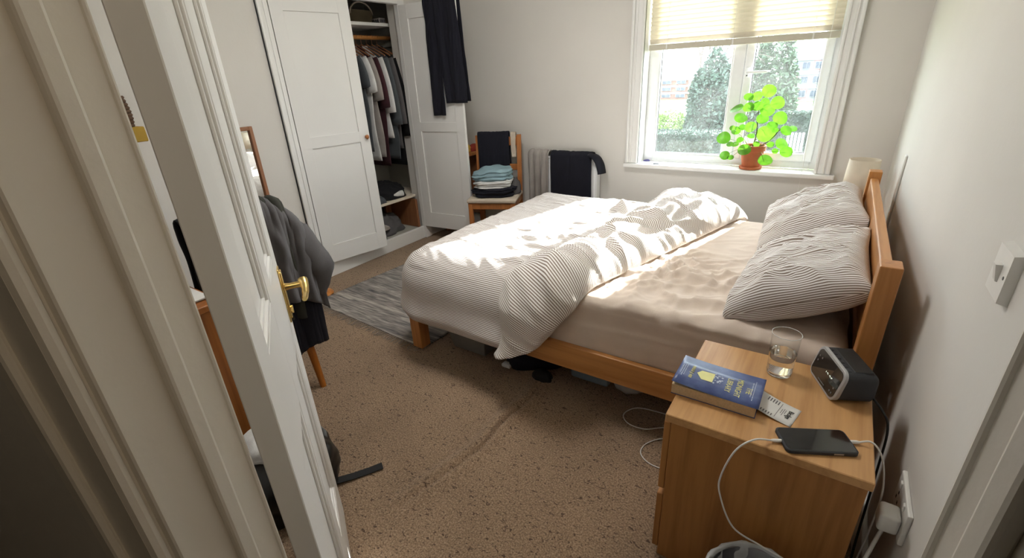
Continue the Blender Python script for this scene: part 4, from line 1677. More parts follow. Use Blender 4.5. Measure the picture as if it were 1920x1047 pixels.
o_ = MB(PXF)
slab(o_, 0.152, 0.078, 0.012, 0.0, 0.0105, 0.002).build('case', M['rubber_b'], ph, smooth=True, angle=40)
o_ = MB(PXF)
slab(o_, 0.144, 0.070, 0.009, 0.008, 0.0110, 0.0004).build('screen', M['screen'], ph, smooth=True, angle=40)
o_ = MB(PXF)
o_.box((0.022, -0.0396, 0.004), (0.042, -0.0388, 0.0075), 0.0003)
o_.build('side_button', M['metal'], ph)


def cable(name, label, pts, r=0.0021, ends=None, mat='plastic_w', n=8):
    t = thing(name, label, 'cable', Vector(pts[-1]))
    b = MB()
    b.tube(smooth_path(pts, n), r, 8)
    b.build('cord', M[mat], t, smooth=True)
    for (p, q, rr) in ends or []:
        b = MB()
        b.tube([p, lerp(Vector(p), Vector(q), 0.7), q], [rr, rr, rr * 0.6], 10)
        b.build('connector', M[mat], t, smooth=True, angle=50)
    return t


pl_ = PXF @ Vector((-0.076, -0.004, 0.0055))
cable('charging_cable', 'white cable looping from the left end of the phone down the cabinet', [pl_ - pex * 0.018, (-0.030, 0.985, 0.543), (-0.062, 0.955, 0.520), (-0.082, 0.945, 0.440), (-0.077, 0.940, 0.385), (-0.036, 0.930, 0.310), (0.030, 0.925, 0.294), (0.095, 0.920, 0.282), (0.160, 0.93, 0.20), (0.20, 0.95, 0.06), (0.215, 1.00, 0.008)], ends=[(pl_ + pex * 0.001, pl_ - pex * 0.022, 0.0042)])
pr_ = PXF @ Vector((0.076, 0.004, 0.0055))
cable('charging_cable', 'white cable dropping from the right end of the phone behind the cabinet', [pr_ + pex * 0.016, (0.192, 1.108, 0.542), (0.214, 1.100, 0.520), (0.232, 1.104, 0.455), (0.235, 1.085, 0.405), (0.232, 1.075, 0.28), (0.225, 1.08, 0.14), (0.21, 1.06, 0.010)], ends=[(pr_ - pex * 0.001, pr_ + pex * 0.020, 0.0042)])

# double socket, plug
sk = thing('wall_socket', 'white double socket low on the wall behind the cabinet', 'socket', (XW, 1.068, 0.385))
o_ = MB()
o_.box((XW - 0.010, 0.995, 0.385), (XW, 1.141, 0.471), 0.003, 2)
o_.build('plate', M['plastic_w'], sk)
for y in (1.035, 1.105):
    o_ = MB()
    o_.box((XW - 0.013, y - 0.006, 0.448), (XW - 0.009, y + 0.006, 0.464), 0.001)
    o_.build('rocker', M['plastic_w'], sk)
for dy, dz in ((0, 0.020), (-0.011, 0.0), (0.011, 0.0)):
    o_ = MB()
    o_.box((XW - 0.0105, 1.105 + dy - 0.003, 0.408 + dz), (XW - 0.0098, 1.105 + dy + 0.003, 0.416 + dz))
    o_.build('pin_slot', M['seal'], sk)
pg = thing('mains_plug', 'white mains plug pushed into the wall socket', 'plug', (0.245, 1.032, 0.395))
o_ = MB()
o_.box((XW - 0.048, 1.008, 0.392), (XW - 0.0105, 1.056, 0.440), 0.008, 3)
o_.build('plug_body', M['plastic_w'], pg, smooth=True, angle=50)
o_ = MB()
o_.tube(smooth_path([(XW - 0.030, 1.032, 0.394), (XW - 0.036, 1.025, 0.36), (0.222, 1.00, 0.26), (0.19, 0.965, 0.14), (0.17, 0.95, 0.005)], 8), 0.0042, 8)
o_.build('flex', M['plastic_w'], pg, smooth=True)

# light switch
S0 = Vector((XW, 1.026, 0.963))
sw = thing('light_switch', 'white single light switch on the wall by the doorway', 'switch', S0 + Vector((0, 0, 0)))
o_ = MB()
y0, y1, z0, z1 = 0.983, 1.069, 0.963, 1.049
d = 0.014
o_.add([(XW, y0, z0), (XW, y1, z0), (XW, y1, z1), (XW, y0, z1), (XW - d, y0 + 0.002, z0 + 0.003), (XW - d, y1 - 0.002, z0 + 0.003), (XW - d, y1 - 0.002, z1 - 0.003), (XW - d, y0 + 0.002, z1 - 0.003)], [(0, 1, 5, 4), (1, 2, 6, 5), (2, 3, 7, 6), (3, 0, 4, 7), (4, 5, 6, 7), (3, 2, 1, 0)])
o_.build('plate', M['plastic_w'], sw)
o_ = MB()
ym_, zm_ = (y0 + y1) / 2, (z0 + z1) / 2
o_.add([(XW - d, ym_ - 0.009, zm_ - 0.015), (XW - d, ym_ + 0.009, zm_ - 0.015), (XW - d, ym_ + 0.009, zm_ + 0.015), (XW - d, ym_ - 0.009, zm_ + 0.015), (XW - d - 0.003, ym_ - 0.008, zm_ - 0.014), (XW - d - 0.003, ym_ + 0.008, zm_ - 0.014), (XW - d - 0.009, ym_ + 0.008, zm_ + 0.014), (XW - d - 0.009, ym_ - 0.008, zm_ + 0.014)], [(0, 1, 5, 4), (1, 2, 6, 5), (2, 3, 7, 6), (3, 0, 4, 7), (4, 5, 6, 7)])
o_.build('rocker', M['plastic_w'], sw)
for y in (ym_ - 0.030, ym_ + 0.030):
    o_ = MB()
    o_.lathe([(0.0032, 0), (0.0032, -0.0006), (0, -0.0006)], (XW - d, y, zm_), 10, axis='x')
    o_.build('screw', M['inkgrey'], sw)
# trunking down the wall behind the bed
tp = hit(1675, 365, 'x', XW - 0.012)
o_ = MB()
o_.box((XW - 0.009, tp.y - 0.020, 0.131), (XW, tp.y + 0.020, 0.92), 0.004, 2)
tag(o_.build('cable_trunking', M['plastic_w']), 'white plastic cable trunking up the wall behind the headboard', 'trunking')

# waste bin with liner
bn = thing('waste_bin', 'waste bin with a crumpled pale liner in front of the cabinet', 'bin', (0.040, 0.835, 0))
o_ = MB()
o_.lathe([(0.0, 0.0), (0.085, 0.0), (0.088, 0.006), (0.108, 0.262), (0.104, 0.262), (0.084, 0.010), (0.0, 0.008)], (0.040, 0.835, 0), 40, False, False)
o_.build('bucket', M['metal'], bn, smooth=True, angle=50)
o_ = MB()


def liner(i, j):
    a = 2 * PI * i / 64
    prof = [(0.092, 0.05), (0.100, 0.16), (0.104, 0.24), (0.107, 0.268), (0.111, 0.272), (0.1145, 0.262), (0.116, 0.235), (0.115, 0.20)]
    r, z = prof[j]
    r += 0.0045 * nz(math.cos(a) * 4, math.sin(a) * 4, j * 0.7) * (1 if j > 3 else 1.6) + (0.003 if j > 4 else 0)
    z += 0.008 * nz(math.cos(a) * 5, math.sin(a) * 5, 4) * (1 if j > 2 else 0)
    return (0.040 + r * math.cos(a), 0.835 + r * math.sin(a), z), (0, 0)


o_.grid(64, 8, liner, closed_u=True)
o_.build('liner', M['liner'], bn, smooth=True)
heap('tissue', 'crumpled white tissue inside the waste bin', 'rubbish', (0.035, 0.835, 0.10), 0.06, 0.06, 0.09, M['paper'], 21)

# cable loops on the carpet beside the cabinet
cable('floor_cable', 'white cable loop on the carpet under the bed edge', [(-0.30, 1.62, 0.004), (-0.40, 1.62, 0.004), (-0.50, 1.60, 0.004), (-0.535, 1.535, 0.004), (-0.50, 1.49, 0.004), (-0.43, 1.49, 0.004), (-0.36, 1.54, 0.004), (-0.27, 1.545, 0.004)])
cable('floor_cable', 'white cable loop on the carpet against the drawer fronts', [(-0.27, 1.49, 0.004), (-0.345, 1.478, 0.004), (-0.395, 1.42, 0.004), (-0.40, 1.36, 0.004), (-0.355, 1.325, 0.004), (-0.29, 1.325, 0.004), (-0.25, 1.335, 0.004)])

# far bedside table and lamp
ft = thing('bedside_table', 'small pine bedside table in the corner under the lamp', 'table', (0.09, 3.15, 0))
o_ = MB()
o_.box((-0.09, 2.98, 0.49), (0.255, 3.33, 0.515), 0.003)
o_.build('table_top', M['pine'], ft)
for x in (-0.075, 0.205):
    for y in (2.995, 3.28):
        o_ = MB()
        o_.box((x, y, 0), (x + 0.035, y + 0.035, 0.49), 0.002)
        o_.build('leg', M['pine_z'], ft)
lx, ly = 0.140, 3.12
lp = thing('table_lamp', 'small lamp with a cream drum shade in the corner behind the headboard', 'lamp', (lx, ly, 0.515))
o_ = MB()
o_.lathe([(0.0, 0.0), (0.055, 0.0), (0.055, 0.012), (0.015, 0.02), (0.012, 0.06), (0.03, 0.10), (0.012, 0.15), (0.0, 0.15)], (lx, ly, 0.515), 24, False, False)
o_.build('base', M['plastic_w'], lp, smooth=True, angle=50)
o_ = MB()
o_.lathe([(0.079, 0.0), (0.070, 0.185)], (lx, ly, 0.652), 40, False, False)
o_.build('shade', mat_transl('drum_shade', srgb(232, 220, 202), 0.3, 0.8, 0.03), lp, smooth=True, solid=0.003)
o_ = MB()
for k in range(3):
    a = k * 2 * PI / 3
    o_.tube([(lx, ly, 0.665), (lx + 0.077 * math.cos(a), ly + 0.077 * math.sin(a), 0.66)], 0.0015, 5)
o_.build('shade_ring', M['metal'], lp)

# ------------------------------------------------------------------ plant on the sill
px, py, pz = -0.449, 3.447, 0.6925
pt = thing('potted_plant', 'pilea plant with round bright green leaves in a terracotta pot', 'plant', (px, py, pz))
o_ = MB()
o_.lathe([(0.0, 0.0), (0.058, 0.0), (0.066, 0.004), (0.069, 0.016), (0.066, 0.019), (0.060, 0.016), (0.0, 0.012)], (px, py, pz), 40, False, False)
o_.build('saucer', M['terracotta'], pt, smooth=True, angle=45)
o_ = MB()
o_.lathe([(0.0, 0.013), (0.050, 0.013), (0.053, 0.018), (0.068, 0.115), (0.074, 0.117), (0.076, 0.150), (0.073, 0.153), (0.068, 0.150), (0.066, 0.125), (0.0, 0.120)], (px, py, pz), 40, False, False)
o_.build('pot', M['terracotta'], pt, smooth=True, angle=40)
o_ = MB()
o_.lathe([(0.0, 0.137), (0.04, 0.139), (0.067, 0.134)], (px, py, pz), 24, False, False)
o_.build('soil', M['soil'], pt, smooth=True)


def zp(u, v, y):
    return hit(1200 + u / 4.028, 80 + v / 4.028, 'y', y)


top_st = zp(897, 500, py - 0.02)
stem = smooth_path([(px - 0.005, py, pz + 0.13), zp(880, 690, py - 0.01), zp(888, 590, py - 0.015), top_st], 5)
o_ = MB()
o_.tube(stem, [0.0042 - 0.00012 * k for k in range(len(stem))], 8)
br = smooth_path([(px + 0.02, py, pz + 0.13), zp(990, 730, py - 0.01), zp(1060, 650, py)], 4)
o_.tube(br, 0.003, 8)
o_.build('stem', M['stem'], pt, smooth=True)
random.seed(12)
leaves = [(975, 365, 45), (822, 410, 32), (885, 405, 35), (945, 448, 30), (1040, 455, 45), (730, 497, 48), (820, 488, 38), (887, 480, 38), (962, 510, 48), (762, 570, 45), (1060, 570, 48), (925, 575, 40), (697, 645, 20), (725, 665, 32), (835, 637, 40), (950, 690, 60), (1105, 665, 40), (1155, 650, 28), (632, 720, 48), (680, 768, 25), (718, 768, 25), (787, 810, 45), (880, 768, 22), (1070, 765, 45), (1105, 825, 42), (640, 852, 35), (683, 868, 24), (945, 888, 48), (1020, 820, 22), (780, 640, 30), (840, 705, 25), (1000, 625, 35), (985, 770, 25), (1020, 660, 22), (755, 735, 25)]
for (u, v, r) in leaves:
    low = v > 780
    y = py + (random.uniform(-0.115, -0.085) if low else random.uniform(-0.095, 0.045))
    c_ = zp(u, v, y)
    rad = r / 4.028 / 298 * (y / 3.45) * 1.03
    tocam = (Vector((0, 0, EYE)) - c_).normalized()
    out = Vector((c_.x - px, c_.y - py + random.uniform(-.05, .05), 0))
    nrm = (tocam * 0.9 + Vector((0, 0, 0.55)) + out * 2.0 + Vector((random.uniform(-.35, .35), random.uniform(-.35, .35), random.uniform(-.3, .3)))).normalized()
    ex = Vector((0, 0, 1)).cross(nrm).normalized()
    ey = nrm.cross(ex)
    vs, fs = [], []
    rings, seg = 4, 20
    for k in range(rings + 1):
        f = k / rings
        for q in range(seg):
            a = 2 * PI * q / seg
            wob = 1 + 0.03 * math.sin(3 * a + u)
            vs.append(c_ + (ex * math.cos(a) * 1.06 + ey * math.sin(a)) * (rad * f * wob) + nrm * (0.10 * rad * (1 - f * f) - 0.05 * rad * f * math.cos(2 * a)))
    for k in range(rings):
        for q in range(seg):
            fs.append((k * seg + q, k * seg + (q + 1) % seg, (k + 1) * seg + (q + 1) % seg, (k + 1) * seg + q))
    o_ = MB()
    o_.add(vs, fs)
    lo = o_.build('leaf', M['leaf'], pt, smooth=True)
    if v > 600 and (u < 800 or v > 760):
        s0 = Vector((px + (0.02 if u > 880 else -0.02), py - 0.01, pz + 0.136))
    elif u > 1030 and v > 540:
        s0 = br[-2] if v < 700 else br[len(br) // 2]
    else:
        s0 = stem[min(len(stem) - 1, max(3, int(len(stem) * clamp((760 - v - 40) / 260 + 0.35))))]
    mid = (Vector(s0) + c_) / 2 + Vector((0, 0, 0.012))
    o_ = MB()
    o_.tube(smooth_path([s0, mid, c_ - nrm * 0.001], 4), 0.0011, 5)
    o_.build('petiole', M['petiole'], lo, smooth=True)

# crumpled wrappers in the corner of the sill
p0 = hit(1213, 301, 'z', 0.696)
heap('sweet_wrapper', 'small purple wrapper in the left corner of the window sill', 'wrapper', (p0.x, p0.y, 0.6925), 0.022, 0.014, 0.010, M['purple'], 31, amp=0.4)
p0 = hit(1230, 300, 'z', 0.696)
heap('tissue_packet', 'crumpled pink white packet on the left of the sill', 'packet', (p0.x + 0.006, p0.y - 0.003, 0.6925), 0.045, 0.018, 0.020, M['pink'], 33, amp=0.4)
p0 = hit(1231, 306.5, 'z', 0.694)
o_ = MB()
o_.lathe([(0.0, 0.0), (0.020, 0.0), (0.021, 0.003), (0.0, 0.005)], (p0.x, p0.y - 0.012, 0.6925), 18, False, False)
tag(o_.build('bottle_cap', M['plastic_b'], smooth=True, angle=40), 'flat black cap in front of the packet on the sill', 'cap')

# ------------------------------------------------------------------ wooden chair in the corner with its clothes
ca = R_(22.8)
cx_ = Vector((math.cos(ca), math.sin(ca), 0))
cy_ = Vector((-cx_.y, cx_.x, 0))
CHXF = Matrix((cx_, cy_, Vector((0, 0, 1)))).transposed().to_4x4()
CHXF.translation = Vector((-2.375, 2.830, 0))
ch = thing('dining_chair', 'wooden chair with a pale cushion in the corner, piled with clothes', 'chair', CHXF @ Vector((0.2, 0.2, 0)))
SW, SD = 0.385, 0.37
for x in (0.0, SW - 0.035):
    o_ = MB(CHXF)
    o_.box((x, 0.0, 0), (x + 0.035, 0.035, 0.405), 0.003)
    o_.build('leg', M['chairwood'], ch)
    o_ = MB(CHXF)
    for a, b_, z0, z1 in ((SD - 0.035, SD - 0.035, 0, 0.42),):
        o_.add([(x, SD - 0.035, 0), (x + 0.035, SD - 0.035, 0), (x + 0.035, SD, 0), (x, SD, 0), (x, SD - 0.035, 0.42), (x + 0.035, SD - 0.035, 0.42), (x + 0.035, SD, 0.42), (x, SD, 0.42), (x, SD + 0.000, 0.885), (x + 0.035, SD + 0.000, 0.885), (x + 0.035, SD + 0.026, 0.885), (x, SD + 0.026, 0.885)],
               [(3, 2, 1, 0), (0, 1, 5, 4), (1, 2, 6, 5), (2, 3, 7, 6), (3, 0, 4, 7), (4, 5, 9, 8), (5, 6, 10, 9), (6, 7, 11, 10), (7, 4, 8, 11), (8, 9, 10, 11)])
    o_.build('back_post', M['chairwood'], ch)
for nm, a, b_ in (('seat_rail', (0.035, 0.006, 0.355), (SW - 0.035, 0.028, 0.405)), ('seat_rail', (0.006, 0.035, 0.355), (0.028, SD - 0.035, 0.405)), ('seat_rail', (SW - 0.028, 0.035, 0.355), (SW - 0.006, SD - 0.035, 0.405)), ('back_rail', (0.035, SD - 0.004, 0.80), (SW - 0.035, SD + 0.018, 0.87)), ('back_rail', (0.035, SD - 0.012, 0.60), (SW - 0.035, SD + 0.008, 0.65))):
    o_ = MB(CHXF)
    o_.box(a, b_, 0.003)
    o_.build(nm, M['chairwood'], ch)
o_ = MB(CHXF)
o_.box((-0.008, -0.012, 0.405), (SW + 0.006, SD - 0.038, 0.440), 0.014, 3)
o_.build('seat_cushion', M['cushion'], ch, smooth=True, angle=50)
drape_over('navy_trousers', 'navy trousers hung over the back of the corner chair', 'clothing', CHXF @ Vector((0.155, SD + 0.010, 0.886)), cx_, -cy_, 0.265, 0.36, 0.34, 0.022, M['navy'], 4, 0.02, 1.2, 0.004)
drape_over('grey_cloth', 'narrow pale cloth beside the navy trousers on the corner chair', 'clothing', CHXF @ Vector((0.322, SD + 0.010, 0.880)), cx_, -cy_, 0.04, 0.17, 0.15, 0.020, M['cushion'], 9, 0.6, 0.5, 0.003)


def folded(name, label, c, sx, sy, h, mat, rot, seed, layers=3, slump=0.25):
    nu, nv = 72, 26
    b = MB()
    cr, sr = math.cos(rot), math.sin(rot)

    def fn(i, j):
        a = 2 * PI * i / nu
        f = j / (nv - 1)
        ex = 0.7
        cxx = math.copysign(abs(math.cos(a)) ** ex, math.cos(a))
        cyy = math.copysign(abs(math.sin(a)) ** ex, math.sin(a))
        if f < 0.55:
            g = f / 0.55
            rr = 1 - 0.10 * (1 - abs(math.sin(g * layers * PI))) - 0.04 * (1 - g)
            z = g * h * 0.75
        else:
            g = (f - 0.55) / 0.45
            rr = math.cos(g * PI / 2) ** 0.8
            z = h * 0.75 + h * 0.25 * math.sin(g * PI / 2)
        rr *= 1 + 0.16 * nz(math.cos(a) * 2 + seed, math.sin(a) * 2, f * 3) + 0.05 * nz(a * 3, f * 9, seed)
        x, y = sx / 2 * cxx * rr, sy / 2 * cyy * rr
        z *= 1 - slump * sstep(0.1, 1.0, -x / (sx / 2)) + 0.35 * nz(x * 9 + seed, y * 9, seed)
        z += 0.010 * max(0, ridge(x * 8 + seed, y * 12 + x * 8, seed)) ** 2 * (f > 0.4)
        z = max(0.0, z)
        return (c[0] + x * cr - y * sr, c[1] + x * sr + y * cr, c[2] + z), (0, 0)
    b.grid(nu, nv, fn, closed_u=True)
    b.f.append(tuple(reversed(range(nu))))
    return tag(b.build(name, mat, loc=c, smooth=True), label, 'clothing', 'folded clothes on the corner chair')


sc_ = CHXF @ Vector((0.19, 0.165, 0))
folded('folded_trousers', 'folded navy trousers at the bottom of the chair pile', (sc_.x, sc_.y, 0.4405), 0.36, 0.30, 0.075, M['navy'], ca, 2, 2, 0.1)
sc_ = CHXF @ Vector((0.185, 0.155, 0))
folded('folded_shirt', 'folded white shirt in the middle of the chair pile', (sc_.x, sc_.y, 0.513), 0.31, 0.27, 0.062, M['whitecloth'], ca + 0.1, 5, 3, 0.2)
sc_ = CHXF @ Vector((0.18, 0.165, 0))
folded('folded_jumper', 'folded pale blue jumper on top of the chair pile', (sc_.x, sc_.y, 0.570), 0.33, 0.28, 0.085, M['teal'], ca + 0.05, 8, 2, 0.35)
heap('grey_jumper', 'grey jumper tucked at the right of the chair pile', 'clothing', CHXF @ Vector((0.355, 0.20, 0.441)), 0.035, 0.06, 0.11, M['greycloth'], 15)

# small side cabinet behind the open wardrobe door
e0 = hit(888, 285, 'y', 3.27)
sc2 = thing('side_table', 'small brown side table behind the open wardrobe door', 'table', (-2.78, 3.28, 0))
o_ = MB()
o_.box((-2.96, 3.15, e0.z - 0.03), (e0.x, 3.40, e0.z), 0.003)
o_.build('table_top', M['chairwood'], sc2)
for x in (-2.95, e0.x - 0.04):
    for y in (3.16, 3.36):
        o_ = MB()
        o_.box((x, y, 0), (x + 0.03, y + 0.03, e0.z - 0.03), 0.002)
        o_.build('leg', M['chairwood'], sc2)
o_ = MB()
o_.box((-2.94, 3.37, 0.15), (e0.x - 0.01, 3.385, e0.z - 0.03))
o_.build('back_panel', M['brownwood'], sc2)
heap('knit_hat', 'yellow knitted hat on the side table behind the door', 'hat', (e0.x - 0.10, 3.26, e0.z + 0.001), 0.065, 0.06, 0.065, M['yellowcloth'], 41, amp=0.1)
heap('red_scarf', 'red scarf beside the yellow hat on the side table', 'scarf', (e0.x - 0.045, 3.33, e0.z + 0.001), 0.035, 0.05, 0.05, M['red'], 43, amp=0.2)

# ------------------------------------------------------------------ radiator with drying clothes
RX0, RX1 = -2.06, -1.50
ra = thing('radiator', 'white panel radiator under drying clothes on the window wall', 'radiator', (-1.78, 3.38, 0.14))
o_ = MB()
nfl = 17
pts = []
for k in range(nfl * 4 + 1):
    x = lerp(RX0, RX1, k / (nfl * 4))
    pts.append((x, 3.345 if k % 4 in (1, 2) else 3.351))
pts += [(RX1, 3.400), (RX0, 3.400)]
o_.prism(pts, 0.14, 0.715)
o_.build('panel', M['upvc'], ra)
o_ = MB()
o_.box((RX0 - 0.008, 3.340, 0.705), (RX1 + 0.008, 3.405, 0.72), 0.003)
o_.build('top_grille', M['upvc'], ra)
o_ = MB()
o_.box((RX0 - 0.010, 3.343, 0.14), (RX0, 3.402, 0.706), 0.002)
o_.build('side_cover', M['upvc'], ra)
o_ = MB()
o_.box((RX1, 3.343, 0.14), (RX1 + 0.010, 3.402, 0.706), 0.002)
o_.build('side_cover', M['upvc'], ra)
for x in (RX0 + 0.1, RX1 - 0.14):
    o_ = MB()
    o_.box((x, 3.399, 0.3), (x + 0.04, 3.421, 0.6))
    o_.build('bracket', M['upvc'], ra)
o_ = MB()
o_.tube([(RX1 - 0.03, 3.37, 0.15), (RX1 - 0.03, 3.37, 0.0)], 0.008, 10)
o_.build('pipe', M['upvc'], ra)
drape_over('grey_towel', 'grey towel hanging in folds over the radiator', 'towel', (-2.01, 3.373, 0.722), (1, 0, 0), (0, -1, 0), 0.19, 0.42, 0.2, 0.034, M['lgrey'], 3, 0.15, 3.2, 0.010, nu=60)
drape_over('navy_t_shirt', 'navy t-shirt spread over the radiator beside the grey towel', 'clothing', (-1.715, 3.373, 0.722), (1, 0, 0), (0, -1, 0), 0.36, 0.32, 0.25, 0.036, M['navy'], 6, 0.0, 1.0, 0.005)
o_ = bpy.data.objects['navy_t_shirt']
b = MB()
b.tube(smooth_path([(-1.555, 3.335, 0.748), (-1.50, 3.328, 0.735), (-1.462, 3.322, 0.69), (-1.445, 3.318, 0.64), (-1.440, 3.316, 0.615)], 4), [0.03, 0.04, 0.045, 0.048, 0.05] + [0.052] * 12, 14, flat=0.35)
b.build('sleeve', M['navy'], o_, smooth=True)

# ------------------------------------------------------------------ rug
ra_ = R_(-3.5)
RGX = Matrix.Rotation(ra_, 4, 'Z')
RGX.translation = Vector((-2.715, 1.555, 0))
rg = thing('rag_rug', 'grey woven rag rug with a fringed end beside the bed', 'rug', (-2.2, 1.95, 0))
o_ = MB(RGX)
rw_, rl_ = 1.06, 0.80
o_.grid(60, 120, lambda i, j: ((lerp(0, rw_, i / 59) + 0.006 * nz(j * 0.2, 3), lerp(0, rl_, j / 119), 0.007 + 0.0022 * math.sin(j * PI / 1.5) + 0.0025 * nz(i * 0.15, j * 0.8)), (0, 0)))
o_.build('weave', M['rug'], rg, smooth=True, solid=0.006)
for yb_, sg in ((0.0, -1), (rl_, 1)):
    o_ = MB(RGX)
    random.seed(5 + sg)
    for k in range(66):
        x = rw_ * (k + 0.5) / 66
        pts = [(x, yb_ - sg * 0.002, 0.006)]
        dx = 0
        L_ = random.uniform(0.038, 0.062)
        sk_ = random.uniform(-0.35, 0.35)
        for q in range(1, 5):
            f = q / 4
            pts.append((x + sk_ * L_ * f * f + random.uniform(-.003, .003), yb_ + sg * L_ * f, 0.004))
        o_.tube(pts, [0.0026, 0.0024, 0.0022, 0.002, 0.0016], 5, flat=0.8)
    fo_ = o_.build('fringe', M['fringe'], rg, smooth=True)
    fo_['kind'] = 'stuff'

# ------------------------------------------------------------------ things under the bed
o_ = thing('storage_box', 'grey translucent storage box under the foot of the bed', 'box', (-1.42, 1.76, 0))
b = MB()
b.add([(-1.525, 1.60, 0.001), (-1.32, 1.60, 0.001), (-1.32, 1.92, 0.001), (-1.525, 1.92, 0.001), (-1.54, 1.585, 0.085), (-1.305, 1.585, 0.085), (-1.305, 1.935, 0.085), (-1.54, 1.935, 0.085)], [(3, 2, 1, 0), (0, 1, 5, 4), (1, 2, 6, 5), (2, 3, 7, 6), (3, 0, 4, 7), (4, 5, 6, 7)])
b.build('tub', M['boxclear'], o_)
b = MB()
b.box((-1.547, 1.578, 0.085), (-1.298, 1.942, 0.099), 0.004, 2)
b.build('lid', M['boxclear'], o_)
heap('holdall', 'dark navy holdall pushed under the middle of the bed', 'bag', (-1.10, 1.80, 0.001), 0.165, 0.20, 0.145, M['navy'], 51, amp=0.18)
heap('dropped_sock', 'small navy cloth bundle poking from under the bed rail', 'clothing', (-0.965, 1.585, 0.0015), 0.05, 0.035, 0.035, M['black'], 53)
o_ = MB()
o_.box((-1.19, 1.565, 0.0015), (-1.14, 1.60, 0.02), 0.004)
tag(o_.build('paper_packet', M['paper']), 'small white packet on the carpet by the navy holdall', 'packet')
o_ = thing('storage_box', 'flat pale blue storage box under the middle of the bed', 'box', (-0.70, 1.86, 0))
b = MB()
b.box((-0.855, 1.665, 0.001), (-0.665, 2.05, 0.105), 0.012, 2)
b.build('tub', M['boxblue'], o_)
b = MB()
b.box((-0.862, 1.658, 0.105), (-0.658, 2.057, 0.118), 0.004, 2)
b.build('lid', M['liner'], o_)
heap('plastic_bag', 'pale plastic bag slumped beside the blue storage box', 'bag', (-0.575, 1.76, 0.001), 0.075, 0.085, 0.09, M['liner'], 57, amp=0.25)

# ------------------------------------------------------------------ chair behind the door, with jackets
kc = thing('wooden_chair', 'honey coloured wooden chair behind the open door, under jackets', 'chair', (-2.07, 0.85, 0))
legs = [((-1.852, 1.002), (-1.905, 0.99)), ((-1.852, 0.675), (-1.905, 0.69)), ((-2.30, 1.0), (-2.27, 0.985)), ((-2.30, 0.675), (-2.27, 0.69))]
for (bx_, by_), (tx_, ty_) in legs:
    o_ = MB()
    o_.tube(smooth_path([(bx_, by_, 0), ((bx_ + tx_) / 2 + 0.008, (by_ + ty_) / 2, 0.2), (tx_, ty_, 0.42)], 5), [0.014 + 0.0009 * k for k in range(11)], 10)
    o_.build('leg', M['orange'], kc, smooth=True, angle=60)
o_ = MB()
o_.box((-2.31, 0.66, 0.42), (-1.885, 1.02, 0.445), 0.008, 2)
o_.build('seat', M['orange'], kc)
for y in (0.685, 0.985):
    o_ = MB()
    o_.tube([(-1.905, y, 0.43), (-1.895, y, 0.65), (-1.885, y, 0.87)], 0.015, 10)
    o_.build('back_post', M['orange'], kc, smooth=True, angle=60)
for z in (0.60, 0.83):
    o_ = MB()
    o_.box((-1.898, 0.685, z - 0.03), (-1.880, 0.985, z + 0.03), 0.004)
    o_.build('back_rail', M['orange'], kc)


def coat(name, label, mat, ytop0, ytop1, xo, ztop, front, back, gap, seed, hemf=None, flare=0.0, slope=None, amp=0.014, waves=3.0):
    o = drape_over(name, label, 'clothing', (xo, (ytop0 + ytop1) / 2, ztop), (0, 1, 0), (1, 0, 0), ytop1 - ytop0, front, back, gap, mat, seed, 0.0, waves, amp, hemf=hemf, flare=flare)
    if slope:
        for v in o.data.vertices:
            v.co.z -= slope(v.co.y / (ytop1 - ytop0), v.co.z)
    return o


coat('black_jacket', 'black jacket over the left of the chair back behind the door', M['black'], 0.645, 0.92, -1.885, 0.895, 0.42, 0.36, 0.026, 2)
coat('olive_coat', 'dark olive coat over the chair back beside the grey jacket', M['olive'], 0.84, 1.02, -1.885, 0.905, 0.50, 0.38, 0.036, 7, slope=lambda t, z: 0.05 * max(0, t))
coat('navy_hoodie', 'navy hoodie hanging low from the chair behind the door', M['navy'], 0.93, 1.085, -1.885, 0.70, 0.46, 0.30, 0.040, 12, amp=0.008, waves=1.1, slope=lambda t, z: 0.04 * abs(t))
coat('grey_jacket', 'grey jacket with a hanging sleeve over the chair back', M['greycloth'], 0.915, 1.105, -1.885, 0.885, 0.36, 0.36, 0.054, 5, hemf=lambda s: 1.0 - 0.15 * s, flare=0.06, slope=lambda t, z: 0.16 * max(0, t + 0.5) ** 1.6, amp=0.018, waves=2.2)
gj = bpy.data.objects['grey_jacket']
b = MB()
b.tube(smooth_path([(-1.86, 1.06, 0.78), (-1.83, 1.085, 0.68), (-1.815, 1.110, 0.60), (-1.835, 1.10, 0.52), (-1.85, 1.085, 0.47)], 5), [0.050, 0.052, 0.054, 0.056, 0.056, 0.055, 0.055, 0.056, 0.058, 0.058, 0.056, 0.052, 0.050, 0.048, 0.046, 0.045, 0.044, 0.042, 0.040, 0.038, 0.036], 14, flat=0.75)
for k, v in enumerate(b.v):
    b.v[k] = v + Vector((0.012 * nz(v.x * 20, v.y * 20, v.z * 14), 0.012 * nz(v.z * 16, v.x * 20, v.y * 20), 0))
b.build('sleeve', M['greycloth'], gj, smooth=True)
o_ = bpy.data.objects['navy_hoodie']

